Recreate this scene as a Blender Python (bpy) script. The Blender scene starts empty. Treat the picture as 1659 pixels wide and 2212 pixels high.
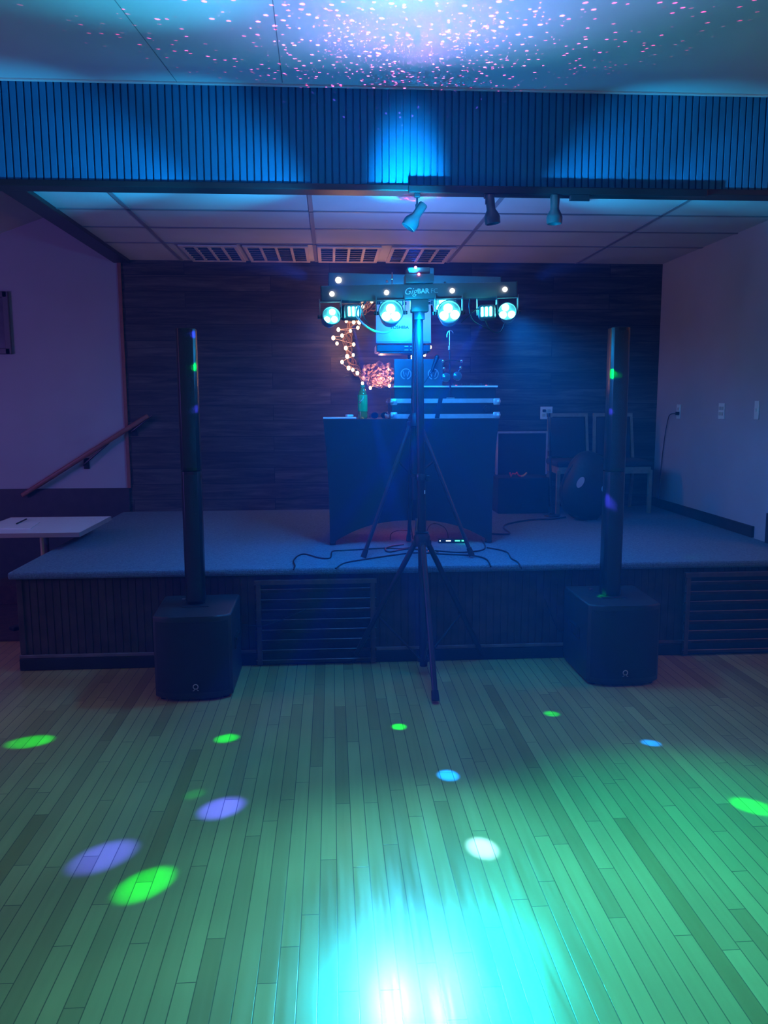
import bpy, bmesh, math, random
from mathutils import Vector, Matrix, Euler
random.seed(7)
S = bpy.context.scene
COL = S.collection
PI = math.pi

# ------------------------------------------------------------------ camera
CAM_H = 1.62
F_PX = 1727.6
pitch, yaw, roll = .137, .0651, -.0035
Fw = Vector((math.sin(yaw)*math.cos(pitch), math.cos(yaw)*math.cos(pitch), -math.sin(pitch)))
Rt = Vector((math.cos(yaw), -math.sin(yaw), 0))
Up = Rt.cross(Fw)
R2 = Rt*math.cos(roll)+Up*math.sin(roll)
U2 = -Rt*math.sin(roll)+Up*math.cos(roll)
cd = bpy.data.cameras.new('camera')
cam = bpy.data.objects.new('camera', cd)
COL.objects.link(cam)
cd.sensor_fit = 'HORIZONTAL'
cd.sensor_width = 36
cd.lens = 36*F_PX/1659
cd.clip_end = 100
m = Matrix((R2, U2, -Fw)).transposed().to_4x4()
m.translation = Vector((0, 0, CAM_H))
cam.matrix_world = m
S.camera = cam

# ------------------------------------------------------------------ exposure and world
S.view_settings.view_transform = 'Standard'
S.view_settings.look = 'None'
S.view_settings.exposure = 0.0
S.view_settings.gamma = 1.0
S.view_settings.use_curve_mapping = False
S.cycles.use_denoising = True
S.cycles.use_adaptive_sampling = True
S.cycles.adaptive_threshold = .04
S.cycles.adaptive_min_samples = 20
S.cycles.max_bounces = 4
S.cycles.diffuse_bounces = 2
S.cycles.glossy_bounces = 2
S.cycles.transmission_bounces = 5
S.cycles.volume_bounces = 0
S.cycles.sample_clamp_indirect = 4
S.cycles.caustics_reflective = False
S.cycles.caustics_refractive = False
S.cycles.volume_step_rate = 4
W = bpy.data.worlds.new('hall_dark'); S.world = W
W.use_nodes = True
W.node_tree.nodes['Background'].inputs[0].default_value = (.10, .13, .42, 1)
W.node_tree.nodes['Background'].inputs[1].default_value = .03

def P(x, y, Y=None, z=None, X=None):
    """point seen at photo pixel (x, y) on a plane of the room"""
    d = Fw+R2*(x-829.5)/F_PX-U2*(y-1106)/F_PX
    if Y is not None: t = Y/d.y
    elif X is not None: t = X/d.x
    else: t = (z-CAM_H)/d.z
    return Vector((0, 0, CAM_H))+d*t

# ------------------------------------------------------------------ lights
def light(kind, name, loc, energy, color, target=None, size=.03, angle=None, blend=.3, size_y=None):
    l = bpy.data.lights.new(name, kind)
    l.energy = energy; l.color = color
    if kind == 'AREA':
        l.shape = 'RECTANGLE'; l.size = size; l.size_y = size_y or size
    else:
        l.shadow_soft_size = size
    if kind == 'SPOT':
        l.spot_size = math.radians(angle); l.spot_blend = blend
    o = bpy.data.objects.new(name, l); COL.objects.link(o)
    o.location = loc
    if target is not None:
        o.rotation_euler = (Vector(target)-Vector(loc)).to_track_quat('-Z', 'Y').to_euler()
    return o

BAR_Y = 4.60
BAR2_Y = 5.20
CY = (.0, .52, 1.0)
BLUE = (.02, .28, 1.0)
GRN = (.0, 1.0, .12)
VIO = (.16, .2, 1.0)
# dim magenta light of the bar room behind the viewer
light('AREA', 'hall_area_light', (-1.5, -2.5, 2.6), 12, (.30, .15, .85), (-.5, 6, 1.6), 3.0, size_y=1.2)
light('AREA', 'hall_area_light', (-5.2, 3.2, 1.7), 52, (.27, .15, .95), (-3.0, 7.4, 1.3), 1.2, size_y=1.0)
light('AREA', 'hall_area_light', (4.2, 4.2, 2.9), 8, (1, .42, .16), (2.4, 4.3, 0), .8, size_y=.8)
light('AREA', 'hall_area_light', (-4.2, 4.2, 2.9), 6, (1, .36, .18), (-2.6, 4.3, 0), .8, size_y=.8)
light('AREA', 'hall_area_light', (0, .6, 3.2), 1.2, (1, .48, .16), (.3, 2.6, 0), 1.6, size_y=1.0)  # added warm fill to redden the floor, no such lamp known
light('AREA', 'hall_area_light', (4.8, 1.5, 2.6), 5, (.5, .2, .7), (3.0, 6.5, 2.6), 1.2, size_y=.8)

# ------------------------------------------------------------------ materials
MATS = {}
def mat(name, color, rough=.6, metal=0, emit=None, estr=0, bump=0, bscale=50, spec=None, noise=0, nscale=8, trans=0, alpha=None, coat=0):
    if name in MATS: return MATS[name]
    mm = bpy.data.materials.new(name); mm.use_nodes = True
    nt = mm.node_tree; b = nt.nodes['Principled BSDF']
    b.inputs['Base Color'].default_value = (*color, 1)
    b.inputs['Roughness'].default_value = rough
    b.inputs['Metallic'].default_value = metal
    if coat: b.inputs['Coat Weight'].default_value = coat
    if spec is not None: b.inputs['Specular IOR Level'].default_value = spec
    if trans: b.inputs['Transmission Weight'].default_value = trans
    if alpha is not None: b.inputs['Alpha'].default_value = alpha
    if emit:
        b.inputs['Emission Color'].default_value = (*emit, 1)
        b.inputs['Emission Strength'].default_value = estr
    if noise or bump:
        tc = nt.nodes.new('ShaderNodeTexCoord')
    if noise:
        n = nt.nodes.new('ShaderNodeTexNoise'); n.inputs['Scale'].default_value = nscale
        n.inputs['Detail'].default_value = 5
        nt.links.new(tc.outputs['Object'], n.inputs['Vector'])
        r = nt.nodes.new('ShaderNodeMapRange')
        r.inputs[1].default_value = .3; r.inputs[2].default_value = .7
        r.inputs[3].default_value = 1-noise; r.inputs[4].default_value = 1+noise
        nt.links.new(n.outputs['Fac'], r.inputs[0])
        v = nt.nodes.new('ShaderNodeVectorMath'); v.operation = 'SCALE'
        v.inputs[0].default_value = color
        nt.links.new(r.outputs[0], v.inputs['Scale'])
        nt.links.new(v.outputs[0], b.inputs['Base Color'])
    if bump:
        n2 = nt.nodes.new('ShaderNodeTexNoise'); n2.inputs['Scale'].default_value = bscale
        n2.inputs['Detail'].default_value = 4
        nt.links.new(tc.outputs['Object'], n2.inputs['Vector'])
        bp = nt.nodes.new('ShaderNodeBump'); bp.inputs['Strength'].default_value = bump
        bp.inputs['Distance'].default_value = .01
        nt.links.new(n2.outputs['Fac'], bp.inputs['Height'])
        nt.links.new(bp.outputs[0], b.inputs['Normal'])
    MATS[name] = mm
    return mm

BLACKP = mat('black_plastic', (.018, .018, .020), .45, noise=.15)
BLACKM = mat('black_metal', (.02, .02, .022), .35, .3, noise=.1)
POLEM = mat('black_powder_coat', (.03, .03, .033), .32, .2, noise=.1)
RUBBER = mat('black_rubber', (.015, .015, .015), .7)
CHROME = mat('chrome', (.75, .75, .78), .18, 1)
ALU = mat('brushed_aluminium', (.62, .63, .66), .35, .6, noise=.08, nscale=30)
DARKW = mat('black_painted_wood', (.022, .02, .022), .5, noise=.3, nscale=12, bump=.1)
CLOTH = mat('black_spandex', (.012, .012, .014), .85, bump=.15, bscale=200)
PLATE = mat('white_plate', (.75, .74, .7), .4)
CABLE = mat('black_cable', (.012, .012, .013), .5)

def wood_floor():
    mm = bpy.data.materials.new('maple_strip_floor'); mm.use_nodes = True
    nt = mm.node_tree; b = nt.nodes['Principled BSDF']; L = nt.links
    tc = nt.nodes.new('ShaderNodeTexCoord')
    mp = nt.nodes.new('ShaderNodeMapping'); mp.inputs['Rotation'].default_value = (0, 0, math.radians(90))
    L.new(tc.outputs['Object'], mp.inputs['Vector'])
    br = nt.nodes.new('ShaderNodeTexBrick')
    br.inputs['Color1'].default_value = (0, 0, 0, 1); br.inputs['Color2'].default_value = (1, 1, 1, 1)
    br.inputs['Mortar'].default_value = (.5, .5, .5, 1)
    br.inputs['Scale'].default_value = 1; br.inputs['Mortar Size'].default_value = .0019
    br.inputs['Mortar Smooth'].default_value = .3; br.inputs['Bias'].default_value = 0
    br.inputs['Brick Width'].default_value = 1.05; br.inputs['Row Height'].default_value = .057
    br.offset = 0; br.offset_frequency = 1
    def stagger(vec, row, length):
        sx = nt.nodes.new('ShaderNodeSeparateXYZ'); L.new(vec, sx.inputs[0])
        dv = nt.nodes.new('ShaderNodeMath'); dv.operation = 'DIVIDE'; dv.inputs[1].default_value = row; L.new(sx.outputs[1], dv.inputs[0])
        fl_ = nt.nodes.new('ShaderNodeMath'); fl_.operation = 'FLOOR'; L.new(dv.outputs[0], fl_.inputs[0])
        wn_ = nt.nodes.new('ShaderNodeTexWhiteNoise'); wn_.noise_dimensions = '1D'; L.new(fl_.outputs[0], wn_.inputs['W'])
        ma = nt.nodes.new('ShaderNodeMath'); ma.operation = 'MULTIPLY_ADD'; ma.inputs[1].default_value = length*3.3
        L.new(wn_.outputs['Value'], ma.inputs[0]); L.new(sx.outputs[0], ma.inputs[2])
        cb_ = nt.nodes.new('ShaderNodeCombineXYZ'); L.new(ma.outputs[0], cb_.inputs[0]); L.new(sx.outputs[1], cb_.inputs[1])
        return cb_.outputs[0]
    L.new(stagger(mp.outputs[0], .057, 1.05), br.inputs['Vector'])
    # stretched grain
    mp2 = nt.nodes.new('ShaderNodeMapping'); mp2.inputs['Scale'].default_value = (22, 1.0, 1)
    L.new(tc.outputs['Object'], mp2.inputs['Vector'])
    n = nt.nodes.new('ShaderNodeTexNoise'); n.inputs['Scale'].default_value = 2.2; n.inputs['Detail'].default_value = 6
    L.new(mp2.outputs[0], n.inputs['Vector'])
    n2 = nt.nodes.new('ShaderNodeTexNoise'); n2.inputs['Scale'].default_value = .9; n2.inputs['Detail'].default_value = 3
    L.new(tc.outputs['Object'], n2.inputs['Vector'])
    cr = nt.nodes.new('ShaderNodeValToRGB')
    e = cr.color_ramp.elements
    e[0].position = 0; e[0].color = (.32, .20, .06, 1)
    e[1].position = 1; e[1].color = (.48, .335, .115, 1)
    e.new(.08).color = (.38, .25, .085, 1)
    e.new(.3).color = (.41, .28, .095, 1)
    L.new(br.outputs['Color'], cr.inputs[0])
    def mul(a, fac_out, lo, hi):
        r = nt.nodes.new('ShaderNodeMapRange'); r.inputs[1].default_value = .3; r.inputs[2].default_value = .7
        r.inputs[3].default_value = lo; r.inputs[4].default_value = hi
        L.new(fac_out, r.inputs[0])
        v = nt.nodes.new('ShaderNodeVectorMath'); v.operation = 'SCALE'
        L.new(a, v.inputs[0]); L.new(r.outputs[0], v.inputs['Scale'])
        return v.outputs[0]
    c = mul(cr.outputs[0], n.outputs['Fac'], .95, 1.04)
    c = mul(c, n2.outputs['Fac'], .72, 1.1)
    mx = nt.nodes.new('ShaderNodeMix'); mx.data_type = 'RGBA'
    mx.inputs[7].default_value = (.03, .018, .01, 1)
    sf = nt.nodes.new('ShaderNodeMath'); sf.operation = 'MULTIPLY'; sf.inputs[1].default_value = .62
    L.new(br.outputs['Fac'], sf.inputs[0]); L.new(sf.outputs[0], mx.inputs[0]); L.new(c, mx.inputs[6])
    L.new(mx.outputs[2], b.inputs['Base Color'])
    b.inputs['Roughness'].default_value = .30
    rr = nt.nodes.new('ShaderNodeMapRange'); rr.inputs[1].default_value = .3; rr.inputs[2].default_value = .7
    rr.inputs[3].default_value = .17; rr.inputs[4].default_value = .25
    L.new(n.outputs['Fac'], rr.inputs[0]); L.new(rr.outputs[0], b.inputs['Roughness'])
    bp = nt.nodes.new('ShaderNodeBump'); bp.inputs['Strength'].default_value = .12; bp.inputs['Distance'].default_value = .001
    bp.invert = True
    L.new(br.outputs['Fac'], bp.inputs['Height']); L.new(bp.outputs[0], b.inputs['Normal'])
    return mm

def barn_wood():
    mm = bpy.data.materials.new('dark_barn_planks'); mm.use_nodes = True
    nt = mm.node_tree; b = nt.nodes['Principled BSDF']; L = nt.links
    tc = nt.nodes.new('ShaderNodeTexCoord')
    sp = nt.nodes.new('ShaderNodeSeparateXYZ'); L.new(tc.outputs['Object'], sp.inputs[0])
    cb = nt.nodes.new('ShaderNodeCombineXYZ'); L.new(sp.outputs[0], cb.inputs[0]); L.new(sp.outputs[2], cb.inputs[1])
    br = nt.nodes.new('ShaderNodeTexBrick')
    br.inputs['Color1'].default_value = (0, 0, 0, 1); br.inputs['Color2'].default_value = (1, 1, 1, 1)
    br.inputs['Scale'].default_value = 1; br.inputs['Mortar Size'].default_value = .003
    br.inputs['Brick Width'].default_value = 1.3; br.inputs['Row Height'].default_value = .145
    br.offset = .41
    L.new(cb.outputs[0], br.inputs['Vector'])
    mp = nt.nodes.new('ShaderNodeMapping'); mp.inputs['Scale'].default_value = (1.1, 1, 13)
    L.new(tc.outputs['Object'], mp.inputs['Vector'])
    ad = nt.nodes.new('ShaderNodeVectorMath'); ad.operation = 'MULTIPLY_ADD'
    ad.inputs[1].default_value = (3.7, 3.7, 3.7)
    L.new(br.outputs['Color'], ad.inputs[0]); L.new(mp.outputs[0], ad.inputs[2])
    n = nt.nodes.new('ShaderNodeTexNoise'); n.inputs['Scale'].default_value = 1.6; n.inputs['Detail'].default_value = 7
    n.inputs['Roughness'].default_value = .65; n.inputs['Distortion'].default_value = .6
    L.new(ad.outputs[0], n.inputs['Vector'])
    cr = nt.nodes.new('ShaderNodeValToRGB'); e = cr.color_ramp.elements
    e[0].position = .34; e[0].color = (.010, .009, .009, 1)
    e[1].position = .72; e[1].color = (.085, .08, .075, 1)
    e.new(.5).color = (.040, .034, .031, 1)
    L.new(n.outputs['Fac'], cr.inputs[0])
    r = nt.nodes.new('ShaderNodeMapRange'); r.inputs[3].default_value = .6; r.inputs[4].default_value = 1.25
    L.new(br.outputs['Color'], r.inputs[0])
    v = nt.nodes.new('ShaderNodeVectorMath'); v.operation = 'SCALE'
    L.new(cr.outputs[0], v.inputs[0]); L.new(r.outputs[0], v.inputs['Scale'])
    mx = nt.nodes.new('ShaderNodeMix'); mx.data_type = 'RGBA'; mx.inputs[7].default_value = (.006, .006, .006, 1)
    L.new(br.outputs['Fac'], mx.inputs[0]); L.new(v.outputs[0], mx.inputs[6])
    L.new(mx.outputs[2], b.inputs['Base Color'])
    b.inputs['Roughness'].default_value = .6
    bp = nt.nodes.new('ShaderNodeBump'); bp.inputs['Strength'].default_value = .3; bp.inputs['Distance'].default_value = .006
    L.new(n.outputs['Fac'], bp.inputs['Height']); L.new(bp.outputs[0], b.inputs['Normal'])
    return mm

FLOOR = wood_floor()
BARN = barn_wood()
CARPET = mat('grey_blue_carpet', (.12, .20, .27), .95, bump=.8, bscale=160, noise=.25, nscale=90)
DCARPET = mat('dark_red_brown_carpet', (.05, .022, .02), .95, bump=.5, bscale=120, noise=.3, nscale=20)
WALLP = mat('pale_painted_plaster', (.40, .37, .40), .85, bump=.05, bscale=60, noise=.04, nscale=3)
CEILP = mat('white_painted_ceiling_board', (.62, .60, .58), .9, bump=.08, bscale=40, noise=.05, nscale=2)
TILE = mat('mineral_ceiling_tile', (.55, .52, .53), .95, bump=.25, bscale=140, noise=.06, nscale=3)
TBAR = mat('grey_ceiling_grid', (.24, .22, .24), .5)
SEAM = mat('ceiling_seam', (.22, .22, .22), .9)
BEAD = mat('painted_beadboard', (.012, .18, .33), .6, spec=.2, noise=.08, nscale=5)
TRIMD = mat('dark_stained_trim', (.016, .014, .014), .45, noise=.2)
STAGEW = mat('dark_brown_beadboard', (.055, .036, .030), .5, noise=.35, nscale=9, bump=.1)
ORANGEW = mat('orange_stained_wood', (.26, .08, .055), .45, noise=.2, nscale=14)
OAK = mat('worn_oak_frame', (.26, .20, .15), .5, noise=.2, nscale=20)
FABRIC = mat('dark_chair_fabric', (.028, .022, .026), .95, bump=.3, bscale=200)

def emis(name, col, s):
    return mat(name, (.02, .02, .02), .3, emit=col, estr=s)
LEDM = emis('cyan_led', (.10, .92, 1.0), 60)
STROBE = emis('warm_white_led', (1, .93, .85), 12)
REDL = emis('red_laser_lens', (1, .12, .3), 9)
BULB = emis('warm_bulb', (1, .62, .34), 14)
GREENL = emis('green_indicator', (.05, 1, .35), 5)
WHITEL = emis('white_indicator', (.5, .8, 1), 4)
REDI = emis('red_indicator', (1, .08, .10), 1.1)
ORI = emis('orange_indicator', (1, .35, .10), .6)

# ------------------------------------------------------------------ mesh helpers
def V(*a): return Vector(a)
def box(bm, c, s, rot=None, bev=0, mi=0, seg=2):
    r = bmesh.ops.create_cube(bm, size=1)
    vs = r['verts']
    bmesh.ops.scale(bm, vec=s, verts=vs)
    if bev:
        es = list({e for v in vs for e in v.link_edges})
        rb = bmesh.ops.bevel(bm, geom=es, offset=bev, segments=seg, profile=.5, affect='EDGES')
        vs = list({v for f in rb['faces'] for v in f.verts} | {v for v in vs if v.is_valid})
        seen = set(vs); st = list(vs)
        while st:
            v = st.pop()
            for e in v.link_edges:
                o = e.other_vert(v)
                if o not in seen: seen.add(o); st.append(o)
        vs = list(seen)
    if rot is not None:
        bmesh.ops.rotate(bm, cent=(0, 0, 0), matrix=rot if isinstance(rot, Matrix) else Euler(rot).to_matrix(), verts=vs)
    bmesh.ops.translate(bm, vec=c, verts=vs)
    if mi:
        for f in {f for v in vs for f in v.link_faces}: f.material_index = mi
    return vs
def bx(bm, x0, x1, y0, y1, z0, z1, bev=0, mi=0):
    return box(bm, ((x0+x1)/2, (y0+y1)/2, (z0+z1)/2), (x1-x0, y1-y0, z1-z0), None, bev, mi)
def cyl(bm, a, b, r, r2=None, seg=20, caps=True, mi=0):
    a = Vector(a); b = Vector(b); d = b-a; L = d.length
    if L < 1e-6: return
    q = d.to_track_quat('Z', 'Y').to_matrix().to_4x4()
    q.translation = (a+b)/2
    rr = bmesh.ops.create_cone(bm, cap_ends=caps, cap_tris=False, segments=seg, radius1=r, radius2=r if r2 is None else r2, depth=L, matrix=q)
    if mi:
        for f in {f for v in rr['verts'] for f in v.link_faces}: f.material_index = mi
    return rr['verts']
def tube(bm, pts, r, seg=8, caps=True):
    pts = [Vector(p) for p in pts]; rings = []; n = len(pts)
    prev = None
    for i, p in enumerate(pts):
        t = (pts[min(i+1, n-1)]-pts[max(i-1, 0)]).normalized()
        if prev is None:
            u = t.orthogonal().normalized()
        else:
            u = (prev-t*prev.dot(t))
            u = u.normalized() if u.length > 1e-5 else t.orthogonal().normalized()
        prev = u; w = t.cross(u)
        rad = r[i] if isinstance(r, (list, tuple)) else r
        rings.append([bm.verts.new(p+(u*math.cos(2*PI*k/seg)+w*math.sin(2*PI*k/seg))*rad) for k in range(seg)])
    for i in range(n-1):
        for k in range(seg):
            bm.faces.new((rings[i][k], rings[i][(k+1) % seg], rings[i+1][(k+1) % seg], rings[i+1][k]))
    if caps:
        bm.faces.new(rings[0][::-1]); bm.faces.new(rings[-1])
def spline(pts, n=8):
    pts = [Vector(p) for p in pts]; out = []
    P_ = [pts[0]]+pts+[pts[-1]]
    for i in range(1, len(P_)-2):
        p0, p1, p2, p3 = P_[i-1:i+3]
        for k in range(n):
            t = k/n
            out.append(.5*((2*p1)+(-p0+p2)*t+(2*p0-5*p1+4*p2-p3)*t*t+(-p0+3*p1-3*p2+p3)*t**3))
    out.append(pts[-1]); return out
def lathe(bm, prof, c=(0, 0, 0), seg=24, M=None, mi=0):
    """prof: (radius, height) rows"""
    c = Vector(c); rings = []
    for r, z in prof:
        row = []
        for k in range(seg):
            p = Vector((r*math.cos(2*PI*k/seg), r*math.sin(2*PI*k/seg), z))
            if M is not None: p = M @ p
            row.append(bm.verts.new(p+c))
        rings.append(row)
    for i in range(len(rings)-1):
        for k in range(seg):
            f = bm.faces.new((rings[i][k], rings[i][(k+1) % seg], rings[i+1][(k+1) % seg], rings[i+1][k])); f.material_index = mi
    for row, fl in ((rings[0], True), (rings[-1], False)):
        f = bm.faces.new(row[::-1] if fl else row); f.material_index = mi
def prism(bm, poly, z0, z1, mi=0):
    a = [bm.verts.new((x, y, z0)) for x, y in poly]; b = [bm.verts.new((x, y, z1)) for x, y in poly]
    n = len(poly)
    for f in [bm.faces.new(a[::-1]), bm.faces.new(b)]+[bm.faces.new((a[i], a[(i+1) % n], b[(i+1) % n], b[i])) for i in range(n)]:
        f.material_index = mi
    return a+b
def ball(bm, c, r, sc=(1, 1, 1), seg=14, rings=8):
    rr = bmesh.ops.create_uvsphere(bm, u_segments=seg, v_segments=rings, radius=r)
    bmesh.ops.scale(bm, vec=sc, verts=rr['verts']); bmesh.ops.translate(bm, vec=c, verts=rr['verts'])
    return rr['verts']
def NB(): return bmesh.new()
def obj(name, bm, mats, parent=None, smooth=False, label=None, origin=None):
    bmesh.ops.recalc_face_normals(bm, faces=bm.faces[:])
    if origin is None and parent is None:
        zs = [v.co for v in bm.verts]
        lo = Vector((min(v.x for v in zs), min(v.y for v in zs), min(v.z for v in zs)))
        hi = Vector((max(v.x for v in zs), max(v.y for v in zs), max(v.z for v in zs)))
        origin = Vector(((lo.x+hi.x)/2, (lo.y+hi.y)/2, lo.z))
    me = bpy.data.meshes.new(name)
    if origin is not None: bmesh.ops.translate(bm, vec=-Vector(origin), verts=bm.verts[:])
    bm.to_mesh(me); bm.free()
    for mm in (mats if isinstance(mats, (list, tuple)) else [mats]): me.materials.append(mm)
    if smooth:
        me.polygons.foreach_set('use_smooth', [True]*len(me.polygons))
        try: me.set_sharp_from_angle(angle=math.radians(38))
        except Exception: pass
    o = bpy.data.objects.new(name, me); COL.objects.link(o)
    if origin is not None: o.location = origin
    if parent is not None: o.parent = parent
    if label: o['label'] = label
    return o
def thing(name, label, cat, loc=(0, 0, 0), rz=0, group=None):
    o = bpy.data.objects.new(name, None); COL.objects.link(o)
    o.empty_display_size = .1
    o.location = loc; o.rotation_euler = (0, 0, rz); o['label'] = label; o['category'] = cat
    if group: o['group'] = group
    return o
def tag(o, label, cat, group=None):
    o['label'] = label; o['category'] = cat
    if group: o['group'] = group
    return o
def struct(name, bm, mats, parent=None, smooth=False):
    o = obj(name, bm, mats, parent, smooth, origin=(0, 0, 0) if parent is None else None)
    if parent is None: o['kind'] = 'structure'
    return o
def dup(root, loc=None, rz=None, label=None, group=None):
    r = root.copy(); COL.objects.link(r)
    if loc is not None: r.location = loc
    if rz is not None: r.rotation_euler = (0, 0, rz)
    if label: r['label'] = label
    if group: r['group'] = group
    for ch in list(root.children):
        c = ch.copy(); COL.objects.link(c); c.parent = r
        for g in list(ch.children):
            d = g.copy(); COL.objects.link(d); d.parent = c
    return r
def text(name, s, size, M, m_, parent, ext=.0008, shear=0, align='CENTER', bold=0):
    cu = bpy.data.curves.new(name, 'FONT'); cu.body = s; cu.size = size; cu.extrude = ext
    cu.align_x = align; cu.align_y = 'CENTER'; cu.shear = shear; cu.offset = bold
    cu.materials.append(m_)
    t_ = bpy.data.objects.new('tmp', cu); COL.objects.link(t_)
    bpy.context.view_layer.update()
    me = bpy.data.meshes.new_from_object(t_.evaluated_get(bpy.context.evaluated_depsgraph_get()))
    me.name = name
    bpy.data.objects.remove(t_)
    o = bpy.data.objects.new(name, me); COL.objects.link(o)
    if not me.materials: me.materials.append(m_)
    if parent is not None: o.parent = parent
    o.matrix_basis = M
    return o
FACE = Matrix.Rotation(PI/2, 4, 'X')     # text facing -Y

# ------------------------------------------------------------------ room dimensions
YS, HS, YB, XR, ZC = 4.85, .618, 7.50, 3.097, 2.88
YH, ZT, XL = 4.92, 3.426, -1.90
ZH = 2.852

# floor
bm = NB(); bx(bm, -6, 6, -4, 7.6, -.06, 0); struct('floor', bm, FLOOR)
bm = NB(); bx(bm, -6, XL-.01, 5.47, 7.5, 0, .012); struct('floor_carpet', bm, DCARPET)
# hall ceiling with board seams
bm = NB(); bx(bm, -6, 6, -4, YH, ZT, ZT+.1)
for a, b_ in (((290, 55), (385, 180)), ((590, 10), (610, 178))):
    p, q = P(*a, z=ZT), P(*b_, z=ZT)
    d = (q-p).normalized(); p = p-d*2
    w = Vector((-d.y, d.x, 0))*.0025
    vs = [bm.verts.new(v) for v in (p-w, p+w, q+w, q-w)]
    for v in vs: v.co.z = ZT-.0015
    f = bm.faces.new(vs); f.material_index = 1
struct('ceiling', bm, [CEILP, SEAM])
# crown strip where ceiling meets the header
bm = NB(); bx(bm, -6, 6, YH-.022, YH, ZT-.010, ZT-.0005, .002); struct('trim_1', bm, CEILP)
# header with beadboard grooves
bm = NB()
pit, gw, gd = .0413, .010, .014
x = -6.0; prof = []
while x < 6:
    prof += [(x, YH), (x+pit-gw, YH), (x+pit-gw+.0015, YH+gd), (x+pit-.0015, YH+gd)]
    x += pit
prof += [(x, YH), (x, YH+.12), (-6.0, YH+.12)]
n = len(prof)
a = [bm.verts.new((px, py, ZH+.012)) for px, py in prof]; b_ = [bm.verts.new((px, py, ZT)) for px, py in prof]
for i in range(n): bm.faces.new((a[i], a[(i+1) % n], b_[(i+1) % n], b_[i]))
struct('wall_header', bm, BEAD)
bm = NB(); bx(bm, -6, 6, YH-.012, YH+.125, ZH, ZH+.034, .004); struct('trim_2', bm, TRIMD)
# stage ceiling: tiles and grid
bm = NB(); bx(bm, XL+.02, 3.5, YH+.12, YB+.1, ZC, ZC+.08)
rows = [P(670, y, z=ZC).y for y in (456, 494, 527)]
for yy in rows: bx(bm, XL+.1, XR+.3, yy-.012, yy+.012, ZC-.006, ZC+.002, mi=1)
X0 = P(667, 412, z=ZC).x
for k in (-1, 0, 1, 2):
    xx = -1.3127+1.1967*(k+1)
    bx(bm, xx-.014, xx+.014, YH+.12, YB, ZC-.006, ZC+.002, mi=1)
struct('ceiling_stage', bm, [TILE, TBAR])
# left beam and sloping alcove ceiling
bm = NB(); bx(bm, -1.915, -1.772, YH+.12, YB, ZH, 3.9, .004); struct('trim_3', bm, TRIMD)
p, q = P(95, 470, Y=YB), P(0, 505, Y=YB)
sl = (q.z-p.z)/(q.x-p.x)
bm = NB()
zz = lambda X: p.z+(X-p.x)*sl
vs = [bm.verts.new(v) for v in ((-6, YH, zz(-6)), (-1.85, YH, zz(-1.85)), (-1.85, YB, zz(-1.85)), (-6, YB, zz(-6)))]
f = bm.faces.new(vs); r = bmesh.ops.extrude_face_region(bm, geom=[f])
bmesh.ops.translate(bm, vec=(0, 0, .08), verts=[v for v in r['geom'] if isinstance(v, bmesh.types.BMVert)])
struct('ceiling_alcove', bm, CEILP)
# back walls
XB = -1.868
bm = NB(); bx(bm, XB, XR+.1, YB, YB+.1, 0, 3.0); struct('wall_back', bm, BARN)
bm = NB(); bx(bm, -6, XB, YB-.001, YB+.1, .84, 4.0); struct('wall_left', bm, WALLP)
bm = NB(); bx(bm, -6, XB, YB-.03, YB+.1, 0, .84, .004); struct('baseboard_left', bm, DARKW)
bm = NB(); bx(bm, XB-.014, XB+.014, YB-.022, YB, .84, 2.86, .002); struct('trim_4', bm, ORANGEW)
# right wall
bm = NB(); bx(bm, XR, XR+.12, YS+.4, YB, 0, 3.2); struct('wall_right', bm, WALLP)
bm = NB(); bx(bm, XR-.02, XR, 5.62, YB, HS, HS+.085, .003); struct('baseboard_right', bm, DARKW)
q = P(1655, 1108, X=XR-.03)
bm = NB(); bx(bm, XR-.03, XR, YS+.3, q.y, 0, q.z, .003); struct('trim_5', bm, DARKW)
# far side walls of the hall
bm = NB(); bx(bm, -6.1, -6, -4, YB, 0, 4.2); struct('wall_far_left', bm, WALLP)
bm = NB(); bx(bm, 6, 6.1, -4, YB, 0, 3.5); struct('wall_far_right', bm, WALLP)
bm = NB(); bx(bm, XR+.12, 6, YS+.4, YS+.5, 0, 3.5); struct('wall_front_right', bm, WALLP)

# ------------------------------------------------------------------ stage
st = thing('stage', 'low stage with grey carpet top and dark beadboard front across the hall', 'stage', (0, YS, 0))
def sbm(): return NB()
def off(bm, root):
    bmesh.ops.translate(bm, vec=-Vector(root.location), verts=bm.verts[:]); return bm
bm = NB()
bx(bm, XL-.04, XR, YS-.045, YB-.002, HS-.045, HS, .014)
obj('carpet_deck', off(bm, st), CARPET, st)
bm = NB(); prof = []; x = XL+.03
prof = [(XL, YS), (XL+.03, YS)]
while x < XR+.6:
    prof += [(x, YS), (x+.036, YS), (x+.038, YS+.004), (x+.042, YS+.004), (x+.044, YS)]; x += .045
prof += [(x, YS+.04), (XL, YS+.04)]
pr2 = []
for t in prof:
    if not pr2 or (abs(t[0]-pr2[-1][0])+abs(t[1]-pr2[-1][1])) > 1e-5: pr2.append(t)
prism(bm, pr2, 0, HS-.046)
obj('front_panel', off(bm, st), STAGEW, st)
bm = NB(); bx(bm, XL, XL+.03, YS+.04, YB-.03, 0, HS-.046); obj('side_panel', off(bm, st), STAGEW, st)
bm = NB(); bx(bm, XL-.012, XR+.6, YS-.016, YS-.0005, .002, .075, .003); obj('base_board', off(bm, st), TRIMD, st)
bm = NB(); bx(bm, XL-.012, XR+.6, YS-.013, YS-.001, .077, .098, .003)
obj('base_moulding', off(bm, st), mat('greyed_wood_strip', (.16, .13, .13), .5, noise=.3), st)
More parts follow.
